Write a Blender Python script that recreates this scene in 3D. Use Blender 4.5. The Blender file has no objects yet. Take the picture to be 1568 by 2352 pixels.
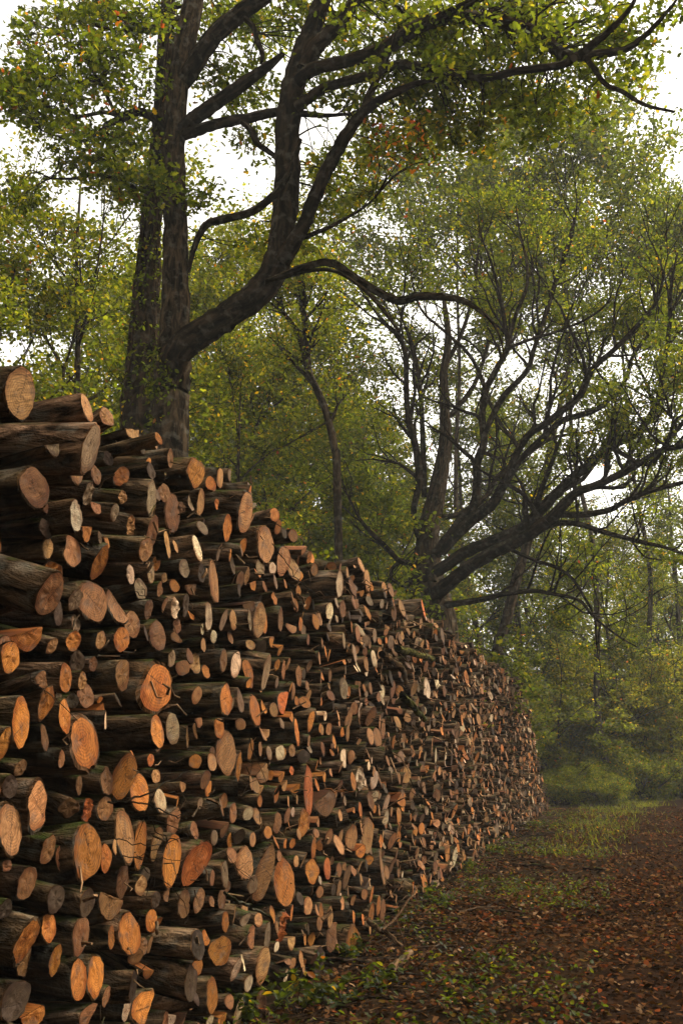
import bpy, math, random
import numpy as np
from mathutils import Vector, Matrix, Euler

R = math.radians
rng = np.random.default_rng(7)
random.seed(7)
scene = bpy.context.scene
COL = scene.collection

# ------------------------------------------------------------------ camera
F = 35 / 36 * 2352.0           # focal length in pixels of a 1568 x 2352 view
EYE = 1.6
TH = math.atan((1734 - 1176) / F)
ST, CT = math.sin(TH), math.cos(TH)
cam = bpy.data.objects.new('camera', bpy.data.cameras.new('camera'))
COL.objects.link(cam)
cam.location = (0, 0, EYE)
cam.rotation_euler = (math.pi / 2 + TH, 0, 0)
cam.data.sensor_fit = 'VERTICAL'
cam.data.sensor_height = 36
cam.data.sensor_width = 24
cam.data.lens = 35
cam.data.clip_end = 1500
scene.camera = cam
scene.render.resolution_x, scene.render.resolution_y = 682, 1024


def ray(u, v):
    a, b = (u - 784) / F, -(v - 1176) / F
    return Vector((a, CT - ST * b, ST + CT * b))


def at(u, v, depth):
    """world point seen at (u, v) whose distance along Y is depth"""
    d = ray(u, v)
    return Vector((0, 0, EYE)) + d * (depth / d.y)


def ground_at(u, v):
    d = ray(u, v)
    return Vector((0, 0, EYE)) + d * (-EYE / d.z)


def project(p):
    d = Vector(p) - Vector((0, 0, EYE))
    zc = d.y * CT + d.z * ST
    uc = -d.y * ST + d.z * CT
    return 784 + F * d.x / zc, 1176 - F * uc / zc, zc


# ------------------------------------------------------------------ mesh helpers
class MB:
    """collects polygons and builds ONE mesh object"""

    def __init__(self):
        self.v, self.l, self.n, self.m, self.uv, self.c = [], [], [], [], [], []
        self.nv = 0

    def add(self, verts, faces, mat=0, uv=None, col=None):
        """verts (n,3); faces: (k,m) int array; uv (n,2) per vertex; col (n,4) or (4,)"""
        verts = np.asarray(verts, float).reshape(-1, 3)
        faces = np.asarray(faces, int)
        n = len(verts)
        self.v.append(verts)
        self.l.append((faces + self.nv).ravel())
        self.n.append(np.full(len(faces), faces.shape[1]))
        self.m.append(np.broadcast_to(mat, len(faces)))
        self.uv.append(np.zeros((n, 2)) if uv is None else np.asarray(uv, float))
        c = np.ones((n, 4))
        if col is not None:
            c[:] = col
        self.c.append(c)
        self.nv += n

    def extend(self, o, M=None):
        for v, l, n, m, uv, c in zip(o.v, o.l, o.n, o.m, o.uv, o.c):
            if M is not None:
                A = np.array(M)
                v = v @ A[:3, :3].T + A[:3, 3]
            self.v.append(v); self.n.append(n); self.m.append(m); self.uv.append(uv); self.c.append(c)
        k = self.nv
        for l in o.l:
            self.l.append(l + k)
        self.nv += o.nv

    def mesh(self, name, mats, smooth=False):
        me = bpy.data.meshes.new(name)
        V = np.concatenate(self.v); L = np.concatenate(self.l); Nn = np.concatenate(self.n)
        me.vertices.add(len(V)); me.loops.add(len(L)); me.polygons.add(len(Nn))
        me.vertices.foreach_set('co', V.astype(np.float32).ravel())
        me.loops.foreach_set('vertex_index', L.astype(np.int32))
        st = np.concatenate([[0], np.cumsum(Nn)[:-1]]).astype(np.int32)
        me.polygons.foreach_set('loop_start', st)
        me.polygons.foreach_set('material_index', np.concatenate(self.m).astype(np.int32))
        for m in mats:
            me.materials.append(m)
        me.update(calc_edges=True)
        UV = np.concatenate(self.uv)[L]
        me.uv_layers.new(name='UVMap').data.foreach_set('uv', UV.astype(np.float32).ravel())
        ca = me.color_attributes.new('tone', 'FLOAT_COLOR', 'POINT')
        ca.data.foreach_set('color', np.concatenate(self.c).astype(np.float32).ravel())
        if smooth:
            me.polygons.foreach_set('use_smooth', np.ones(len(Nn), bool))
        me.validate()
        return me

    def build(self, name, mats, parent=None, smooth=False):
        o = bpy.data.objects.new(name, self.mesh(name, mats if isinstance(mats, list) else [mats], smooth))
        COL.objects.link(o)
        if parent is not None:
            o.parent = parent
        return o


def tag(o, label, cat, group=None):
    o['label'] = label
    o['category'] = cat
    if group:
        o['group'] = group
    return o


def thing(name, label, cat, loc=(0, 0, 0), group=None):
    o = bpy.data.objects.new(name, None)
    o.empty_display_size = .1
    COL.objects.link(o)
    o.location = loc
    return tag(o, label, cat, group)


def copy_tree(o, parent=None):
    c = o.copy()
    COL.objects.link(c)
    c.parent = parent
    for ch in list(o.children):
        copy_tree(ch, c)
    return c


def smoothpath(P, n):
    """Catmull-Rom through the rows of P (points and radii), n samples per span"""
    P = np.asarray(P, float)
    Q = np.vstack([2 * P[0] - P[1], P, 2 * P[-1] - P[-2]])
    out = []
    for i in range(len(P) - 1):
        a, b, c, d = Q[i:i + 4]
        for t in np.linspace(0, 1, n, endpoint=False):
            out.append(.5 * (2 * b + (c - a) * t + (2 * a - 5 * b + 4 * c - d) * t * t + (3 * b - a - 3 * c + d) * t ** 3))
    out.append(P[-1])
    return np.array(out)


def tube(mb, P, rad, sides=8, mat=0, col=None, rough=0.0, cap=True):
    P = np.asarray(P, float); rad = np.asarray(rad, float)
    k = len(P)
    T = np.gradient(P, axis=0)
    T /= np.linalg.norm(T, axis=1)[:, None] + 1e-9
    ref = np.array([0, 0, 1.]) if abs(T[0][2]) < .9 else np.array([1., 0, 0])
    A = []
    a = np.cross(T[0], ref); a /= np.linalg.norm(a)
    for i in range(k):
        a = a - T[i] * a.dot(T[i]); a /= np.linalg.norm(a) + 1e-9
        A.append(a)
    A = np.array(A); B = np.cross(T, A)
    th = np.linspace(0, 2 * math.pi, sides + 1)
    rr = rad[:, None] * np.ones(sides + 1)
    if rough:
        q = rng.normal(0, rough, (k, sides + 1)); q[:, -1] = q[:, 0]
        lob = rough * 1.5 * np.cos(3 * th[None] + np.linspace(0, 2, k)[:, None] + rng.uniform(0, 6))
        rr = rr * (1 + q + lob)
    V = P[:, None] + A[:, None] * (np.cos(th)[None, :, None] * rr[..., None]) + B[:, None] * (np.sin(th)[None, :, None] * rr[..., None])
    ln = np.concatenate([[0], np.cumsum(np.linalg.norm(np.diff(P, axis=0), axis=1))])
    uv = np.stack([np.broadcast_to(th[None] * max(rad.mean(), .01), rr.shape), np.broadcast_to(ln[:, None], rr.shape)], -1)
    i, j = np.meshgrid(np.arange(k - 1), np.arange(sides), indexing='ij')
    s1 = sides + 1
    f = np.stack([i * s1 + j, i * s1 + j + 1, (i + 1) * s1 + j + 1, (i + 1) * s1 + j], -1).reshape(-1, 4)
    c = None if col is None else col
    mb.add(V.reshape(-1, 3), f, mat, uv.reshape(-1, 2), c)
    if cap:
        e = V[-1][:-1]
        mb.add(np.vstack([e, P[-1]]), np.stack([np.arange(sides), (np.arange(sides) + 1) % sides, np.full(sides, sides)], -1), mat, None, c)


# ------------------------------------------------------------------ materials
class NT:
    def __init__(self, name):
        self.m = bpy.data.materials.new(name)
        self.m.use_nodes = True
        self.t = self.m.node_tree
        self.t.nodes.clear()
        self.out = self.t.nodes.new('ShaderNodeOutputMaterial')

    def n(self, typ, ins=None, **props):
        nd = self.t.nodes.new('ShaderNode' + typ)
        for k, v in props.items():
            setattr(nd, k, v)
        for k, v in (ins or {}).items():
            self.set(nd.inputs[k], v)
        return nd

    def set(self, sock, v):
        if hasattr(v, 'is_linked') or isinstance(v, bpy.types.NodeSocket):
            self.t.links.new(v, sock)
        else:
            sock.default_value = v

    def math(self, op, a, b=0.0, clamp=False):
        nd = self.n('Math', {0: a, 1: b}, operation=op, use_clamp=clamp)
        return nd.outputs[0]

    def mix(self, f, a, b, blend='MIX'):
        nd = self.n('MixRGB', {0: f, 1: a, 2: b}, blend_type=blend)
        return nd.outputs[0]

    def vmath(self, op, a, b=(0, 0, 0)):
        nd = self.n('VectorMath', {0: a, 1: b}, operation=op)
        return nd.outputs[0]

    def ramp(self, f, stops):
        nd = self.n('ValToRGB', {0: f})
        e = nd.color_ramp.elements
        while len(e) < len(stops):
            e.new(.5)
        for el, (p, c) in zip(e, stops):
            el.position = p
            el.color = c if len(c) == 4 else (*c, 1)
        return nd.outputs[0]

    def rng(self, f, a, b, c=0., d=1.):
        nd = self.n('MapRange', {0: f, 1: a, 2: b, 3: c, 4: d})
        return nd.outputs[0]

    def noise(self, vec, scale, detail=3, rough=.6, dist=0.):
        return self.n('TexNoise', {'Vector': vec, 'Scale': scale, 'Detail': detail, 'Roughness': rough, 'Distortion': dist}).outputs[0]

    def bump(self, h, strength, dist):
        return self.n('Bump', {'Height': h, 'Strength': strength, 'Distance': dist}).outputs[0]

    def surf(self, col, rough=.85, normal=None, spec=.2):
        b = self.n('BsdfPrincipled', {'Base Color': col, 'Roughness': rough, 'Specular IOR Level': spec})
        if normal is not None:
            self.set(b.inputs['Normal'], normal)
        self.t.links.new(b.outputs[0], self.out.inputs[0])
        return self.m


def bark_material(name, dark, light, moss, ridge=26., moss_amount=.5):
    q = NT(name)
    uv = q.n('UVMap').outputs[0]
    at_ = q.n('Attribute', attribute_name='tone')
    off = q.n('CombineXYZ', {0: q.math('MULTIPLY', at_.outputs['Alpha'], 37.), 1: q.math('MULTIPLY', at_.outputs['Alpha'], 61.)}).outputs[0]
    p = q.vmath('ADD', uv, off)
    st = q.vmath('MULTIPLY', p, (1, .22, 1))
    r1 = q.noise(st, ridge, 4, .65, .6)
    r2 = q.noise(p, 7, 3)
    r3 = q.noise(p, 60, 2)
    h = q.math('ADD', q.math('MULTIPLY', r1, 1.), q.math('MULTIPLY', r3, .25))
    c = q.ramp(r1, [(.38, dark), (.5, tuple(a * .7 + b * .3 for a, b in zip(dark, light))), (.66, light)])
    c = q.mix(1., c, at_.outputs['Color'], 'MULTIPLY')
    c = q.mix(q.rng(r2, .52, .68, 0, .4), c, (.12, .11, .085, 1))            # lichen
    nz = q.n('SeparateXYZ', {0: q.n('NewGeometry').outputs['Normal']}).outputs[2]
    ms = q.math('ADD', q.math('MULTIPLY', nz, .35), q.noise(p, 3.2, 4, .7))
    ms = q.rng(ms, 1.02 - moss_amount * .5, 1.2 - moss_amount * .5, 0, .85)
    c = q.mix(ms, c, q.mix(q.noise(p, 45, 2), (*[x * .6 for x in moss], 1), (*[x * 1.5 for x in moss], 1)))
    return q.surf(c, .9, q.bump(h, 1., .035), .0)


def cut_material():
    q = NT('sawn wood')
    uv = q.n('UVMap').outputs[0]
    a = q.n('Attribute', attribute_name='tone')
    tone, rnd = a.outputs['Color'], a.outputs['Alpha']
    o1 = q.n('CombineXYZ', {0: q.math('MULTIPLY', rnd, 91.), 1: q.math('MULTIPLY', rnd, 53.)}).outputs[0]
    p = q.vmath('ADD', uv, o1)
    n1 = q.noise(p, 1.3, 3, .6)
    n2 = q.noise(p, 9, 3, .65)
    pith = q.n('CombineXYZ', {0: q.math('MULTIPLY', q.math('SINE', q.math('MULTIPLY', rnd, 40.)), .22), 1: q.math('MULTIPLY', q.math('SINE', q.math('MULTIPLY', rnd, 71.)), .22)}).outputs[0]
    dv = q.vmath('SUBTRACT', uv, pith)
    rad = q.n('VectorMath', {0: dv}, operation='LENGTH').outputs[1]
    rd = q.math('ADD', rad, q.math('MULTIPLY', n1, .22))
    ring = q.math('SINE', q.math('MULTIPLY', rd, 58.))
    ang = q.math('MULTIPLY', q.math('SUBTRACT', rnd, .42), 5.)
    rot = q.n('VectorRotate', {0: uv, 3: ang}, rotation_type='Z_AXIS').outputs[0]
    rot = q.vmath('ADD', rot, o1)
    saw = q.noise(q.vmath('MULTIPLY', rot, (1.6, 26, 1)), 1.0, 3, .7)
    saw2 = q.noise(q.vmath('MULTIPLY', rot, (1.0, 9, 1)), 1.0, 2, .6)
    c = q.mix(q.math('MULTIPLY', q.rng(rd, .15, .7, 1, 0), q.rng(q.math('SINE', q.math('MULTIPLY', rnd, 133.)), -1, 1, .0, .75)), tone,
              q.mix(1., tone, (.62, .45, .36, 1), 'MULTIPLY'))
    c = q.mix(q.rng(rd, .8, 1.1, 0, .75), c, q.mix(1., tone, (.45, .3, .22, 1), 'MULTIPLY'))
    v = q.math('ADD', q.math('MULTIPLY', ring, .18), q.rng(saw, .3, .7, .36, 1.42))
    v = q.math('MULTIPLY', v, q.rng(saw2, .3, .7, .68, 1.2))
    v = q.math('MULTIPLY', v, q.rng(n2, .3, .7, .8, 1.16))
    vv = q.n('CombineXYZ', {0: v, 1: v, 2: v}).outputs[0]
    c = q.mix(1., c, vv, 'MULTIPLY')
    stn = q.noise(q.vmath('ADD', p, (7.7, 3.1, 0)), 1.1, 3, .6)
    c = q.mix(q.rng(stn, .54, .68, 0, .6), c, (.075, .05, .035, 1))           # grey weathering stains
    ca = q.math('MULTIPLY', rnd, 113.)
    sep = q.n('SeparateXYZ', {0: dv})
    ln = q.math('ADD', q.math('MULTIPLY', sep.outputs[0], q.math('SINE', ca)), q.math('MULTIPLY', sep.outputs[1], q.math('COSINE', ca)))
    ln = q.math('ABSOLUTE', q.math('ADD', ln, q.math('MULTIPLY', q.math('SUBTRACT', q.noise(p, 5, 2), .5), .22)))
    crack = q.math('MULTIPLY', q.rng(ln, .005, .035, 1, 0), q.rng(n1, .42, .5, 0, 1))
    c = q.mix(q.math('MULTIPLY', crack, .8), c, (.02, .012, .008, 1))
    h = q.math('SUBTRACT', q.math('ADD', saw, q.math('MULTIPLY', ring, .08)), crack)
    return q.surf(c, .75, q.bump(h, .22, .004), .06)


def leaf_material(name, transl=.62, rough=.5, sheen=.012):
    q = NT(name)
    a = q.n('Attribute', attribute_name='tone').outputs['Color']
    d = q.n('BsdfDiffuse', {0: a, 1: .3}).outputs[0]
    tc = q.mix(1., a, (1.95, 1.82, .65, 1), 'MULTIPLY')
    t = q.n('BsdfTranslucent', {0: tc}).outputs[0]
    m = q.n('MixShader', {0: transl, 1: d, 2: t}).outputs[0]
    g = q.n('BsdfGlossy', {0: (1, 1, 1, 1), 1: rough}).outputs[0]
    fr = q.math('MULTIPLY', q.n('Fresnel', {0: 1.35}).outputs[0], sheen)
    m = q.n('MixShader', {0: fr, 1: m, 2: g}).outputs[0]
    q.t.links.new(m, q.out.inputs[0])
    return q.m


M_LOGBARK = bark_material('log bark', (.005, .0035, .002), (.135, .084, .047), (.028, .036, .008), 20, .5)
M_OAK = bark_material('oak bark', (.005, .0038, .0025), (.105, .074, .046), (.024, .028, .008), 13, .5)
M_TWIG = bark_material('twig bark', (.010, .007, .005), (.05, .035, .022), (.03, .032, .012), 60, .3)
M_CUT = cut_material()
M_LEAF = leaf_material('leaf')
M_LITTER = leaf_material('dry leaf', .08, .6, .0)


def ground_material(name, c0, c1, c2):
    q = NT(name)
    p = q.n('NewGeometry').outputs['Position']
    a, b, d = q.noise(p, .8, 4), q.noise(p, 9, 4, .7), q.noise(p, 60, 3, .7)
    c = q.ramp(b, [(.3, c0), (.5, c1), (.72, c2)])
    c = q.mix(q.rng(a, .4, .65, 0, .6), c, (*c0, 1))
    h = q.math('ADD', b, q.math('MULTIPLY', d, .5))
    return q.surf(c, .95, q.bump(h, .8, .03), .0)


M_GROUND = ground_material('forest soil', (.010, .007, .0035), (.024, .014, .007), (.04, .022, .01))
M_PATH = ground_material('path soil', (.010, .006, .0035), (.022, .011, .006), (.036, .018, .009))

# ------------------------------------------------------------------ world and sun
w = bpy.data.worlds.new('World')
scene.world = w
w.use_nodes = True
nt = w.node_tree
nt.nodes.clear()
sky = nt.nodes.new('ShaderNodeTexSky')
sky.sky_type = 'NISHITA'
sky.sun_disc = False
SUN_EL, SUN_AZ = R(50), R(80)       # azimuth clockwise from +Y
sky.sun_elevation = SUN_EL
sky.sun_rotation = SUN_AZ
sky.dust_density = 4
hs = nt.nodes.new('ShaderNodeHueSaturation')
hs.inputs['Saturation'].default_value = .05
wm = nt.nodes.new('ShaderNodeMixRGB')
wm.blend_type = 'MULTIPLY'
wm.inputs[0].default_value = 1
wm.inputs[2].default_value = (1, .955, .86, 1)          # warm white overcast
bg = nt.nodes.new('ShaderNodeBackground')
bg.inputs[1].default_value = .15
ow = nt.nodes.new('ShaderNodeOutputWorld')
nt.links.new(sky.outputs[0], hs.inputs['Color'])
nt.links.new(hs.outputs[0], wm.inputs[1])
nt.links.new(wm.outputs[0], bg.inputs[0])
nt.links.new(bg.outputs[0], ow.inputs[0])
sl = bpy.data.lights.new('sun', 'SUN')
sl.energy = 1.0
sl.angle = R(25)
sl.color = (1, .93, .84)
so = bpy.data.objects.new('sun', sl)
COL.objects.link(so)
so.location = (20, -20, 40)
dvec = Vector((math.sin(SUN_AZ) * math.cos(SUN_EL), math.cos(SUN_AZ) * math.cos(SUN_EL), math.sin(SUN_EL)))
so.rotation_euler = dvec.to_track_quat('Z', 'Y').to_euler()
vs = scene.view_settings
vs.view_transform = 'Standard'
vs.look = 'None'
vs.gamma = 1
vs.exposure = 1.74
cy = scene.cycles
cy.max_bounces = 8
cy.diffuse_bounces = 5
cy.glossy_bounces = 2
cy.transmission_bounces = 4
cy.transparent_max_bounces = 4
cy.use_denoising = True
cy.denoiser = 'OPENIMAGEDENOISE'
cy.denoising_input_passes = 'RGB_ALBEDO_NORMAL'
cy.denoising_prefilter = 'ACCURATE'
cy.caustics_reflective = cy.caustics_refractive = False

# ------------------------------------------------------------------ the log pile
PA = R(15.4)
PN = Vector((math.cos(PA), -math.sin(PA), 0))      # outward normal of the face
PD = Vector((math.sin(PA), math.cos(PA), 0))       # along the pile, away from the camera
P0 = Vector((.074, 9.155, 0))


def on_face(u, v, prot):
    d = ray(u, v)
    o = Vector((0, 0, EYE))
    t = ((P0 - o).dot(PN) + prot) / d.dot(PN)
    return o + d * t


def sz(p):
    q = Vector(p) - P0
    return q.dot(PD), p[2]


S0 = -6.6
S1 = 23.0


def top_of(s):
    y = P0.y + s * PD.y
    if y < 24.8:
        return (3.36 if s > -4.95 else 2.9) + .06 * math.sin(s * 1.7) + .05 * math.sin(s * 4.1)
    if y < 27.9:
        return 3.4 - (y - 24.8) / 3.1 * 1.3
    return max(0, 2.1 - (y - 27.9) / 3.1 * 2.1)


TONE = {'o': (.34, .12, .024), 't': (.30, .142, .052), 'g': (.19, .118, .062), 'p': (.5, .345, .2),
        'b': (.18, .078, .03), 'k': (.05, .03, .016), 'r': (.40, .105, .026)}
WORD = {'o': 'orange', 't': 'tan', 'g': 'grey', 'p': 'pale', 'b': 'brown', 'k': 'dark', 'r': 'reddish'}


def log_mesh(ry, rz, L, tone, shape, seed, n=26, nseg=7, skew=(0, 0), fine=True, thick=False):
    """bark, cut: +X is the sawn end (at x = 0), the log runs back to x = -L"""
    g = np.random.default_rng(seed)
    th = np.linspace(0, 2 * math.pi, n + 1)
    k = np.arange(2, 6)
    amp = g.normal(0, [.055, .036, .03, .024])
    ph = g.uniform(0, 6.28, 4)
    out = 1 + (amp[:, None] * np.cos(k[:, None] * th[None] + ph[:, None])).sum(0)
    rou = g.normal(0, .045 if thick else .026 if fine else .01, n + 1); rou[-1] = rou[0]
    y, z = np.cos(th) * out, np.sin(th) * out
    flat = None
    if shape == 's':                     # split log: one side is a flat cleft face
        fa = g.uniform(-.7, .9) if g.random() < .6 else g.uniform(1.2, 2.2)
        c = g.uniform(-.05, .35)
        dd = y * math.cos(fa) + z * math.sin(fa)
        cut = np.maximum(dd - c, 0)
        flat = cut > .02
        y, z = y - math.cos(fa) * cut, z - math.sin(fa) * cut
    Y, Z = y * ry, z * rz
    rnd = g.random()
    jit = g.uniform(.5, 1.12)
    col = np.array([*(np.array(TONE[tone]) * jit * g.uniform(.93, 1.07, 3)), rnd])
    bt = g.uniform(.4, 1.6)
    bcol = np.array([bt * g.uniform(.95, 1.12), bt, bt * g.uniform(.85, 1.05), rnd])
    if tone == 'g' or tone == 'p':
        bcol[:3] *= 1.25
    sx = lambda yy, zz: skew[0] * yy + skew[1] * zz
    jag = min(.02, .16 * ry) if shape == 'j' else .0025
    rimj = g.normal(0, jag * .4, n + 1); rimj[-1] = rimj[0]
    # bark rings
    xs = np.concatenate([[0], -np.array([.02]) if nseg > 2 else [], np.linspace(-.08 if nseg > 2 else -L * .3, -L, nseg)])
    bend = g.normal(0, .02, 2)
    taper = g.uniform(-.03, .05)
    rows, uvs = [], []
    per = np.concatenate([[0], np.cumsum(np.hypot(np.diff(Y), np.diff(Z)))])
    for i, x in enumerate(xs):
        rr = 1 + taper * (-x) + rou * 1.0 + (g.normal(0, .012, n + 1) if fine else 0)
        rr[-1] = rr[0]
        fade = max(0, 1 + x / .25)
        X = x + sx(Y, Z) * fade + rimj * fade - (.012 * ry / .1 if i == 0 else 0) * .3
        rows.append(np.stack([X, Y * rr + bend[0] * x * x, Z * rr + bend[1] * x * x], -1))
        uvs.append(np.stack([per, np.full(n + 1, x)], -1))
    V = np.concatenate(rows); UV = np.concatenate(uvs)
    nr = len(xs)
    i, j = np.meshgrid(np.arange(nr - 1), np.arange(n), indexing='ij')
    s1 = n + 1
    f = np.stack([i * s1 + j, (i + 1) * s1 + j, (i + 1) * s1 + j + 1, i * s1 + j + 1], -1).reshape(-1, 4)
    bark = MB()
    cuti = 0
    if flat is not None:
        fl = (flat[:-1] & flat[1:])
        mi = np.tile(fl.astype(int), nr - 1)
        bc = np.tile(bcol, (len(V), 1))
        bc[np.tile(flat, nr)] = col * np.array([.8, .75, .7, 1])
        UV2 = UV.copy()
        UV2[np.tile(flat, nr)] *= np.array([9., 2.])
        bark.add(V, f, mi, UV2, bc)
    else:
        bark.add(V, f, 0, UV, bcol)
    # bark lip
    lip = .86 if thick else g.uniform(.90, .965)
    li = np.stack([sx(Y * lip, Z * lip) + rimj + .001, Y * lip * (1 + rou * .6), Z * lip * (1 + rou * .6)], -1)
    bark.add(np.concatenate([rows[0], li]), np.stack([np.arange(n), np.arange(n) + 1, s1 + np.arange(n) + 1, s1 + np.arange(n)], -1), 0,
             np.concatenate([uvs[0], uvs[0] + .02]), bcol * np.array([.75, .62, .5, 1]))
    # far end
    e = rows[-1][:-1]
    bark.add(np.vstack([e, e.mean(0)]), np.stack([(np.arange(n) + 1) % n, np.arange(n), np.full(n, n)], -1), 0, None, bcol)
    # the sawn face
    cut = MB()
    rads = [1., .72, .4] if fine else [1.]
    cr, cu = [], []
    for q_ in rads:
        yy, zz = li[:-1, 1] * q_, li[:-1, 2] * q_
        xx = sx(yy, zz) + (rimj[:-1] * q_ if q_ == 1 else g.normal(0, jag, n)) + .001
        cr.append(np.stack([xx, yy, zz], -1)); cu.append(np.stack([yy / ry, zz / rz * (1.0)], -1))
    cr.append(np.array([[g.normal(0, jag) + .001, 0, 0]])); cu.append(np.zeros((1, 2)))
    CV, CU = np.concatenate(cr), np.concatenate(cu)
    a = np.arange(n); b = (a + 1) % n
    m = len(rads)
    cut.add(CV, np.concatenate([np.stack([(m - 1) * n + a, (m - 1) * n + b, np.full(n, m * n)], -1)]), 0, CU, col)
    for q_ in range(m - 1):
        cut.add(np.concatenate([cr[q_], cr[q_ + 1]]), np.stack([a, b, n + b, n + a], -1), 0, np.concatenate([cu[q_], cu[q_ + 1]]), col)
    return bark, cut


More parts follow.
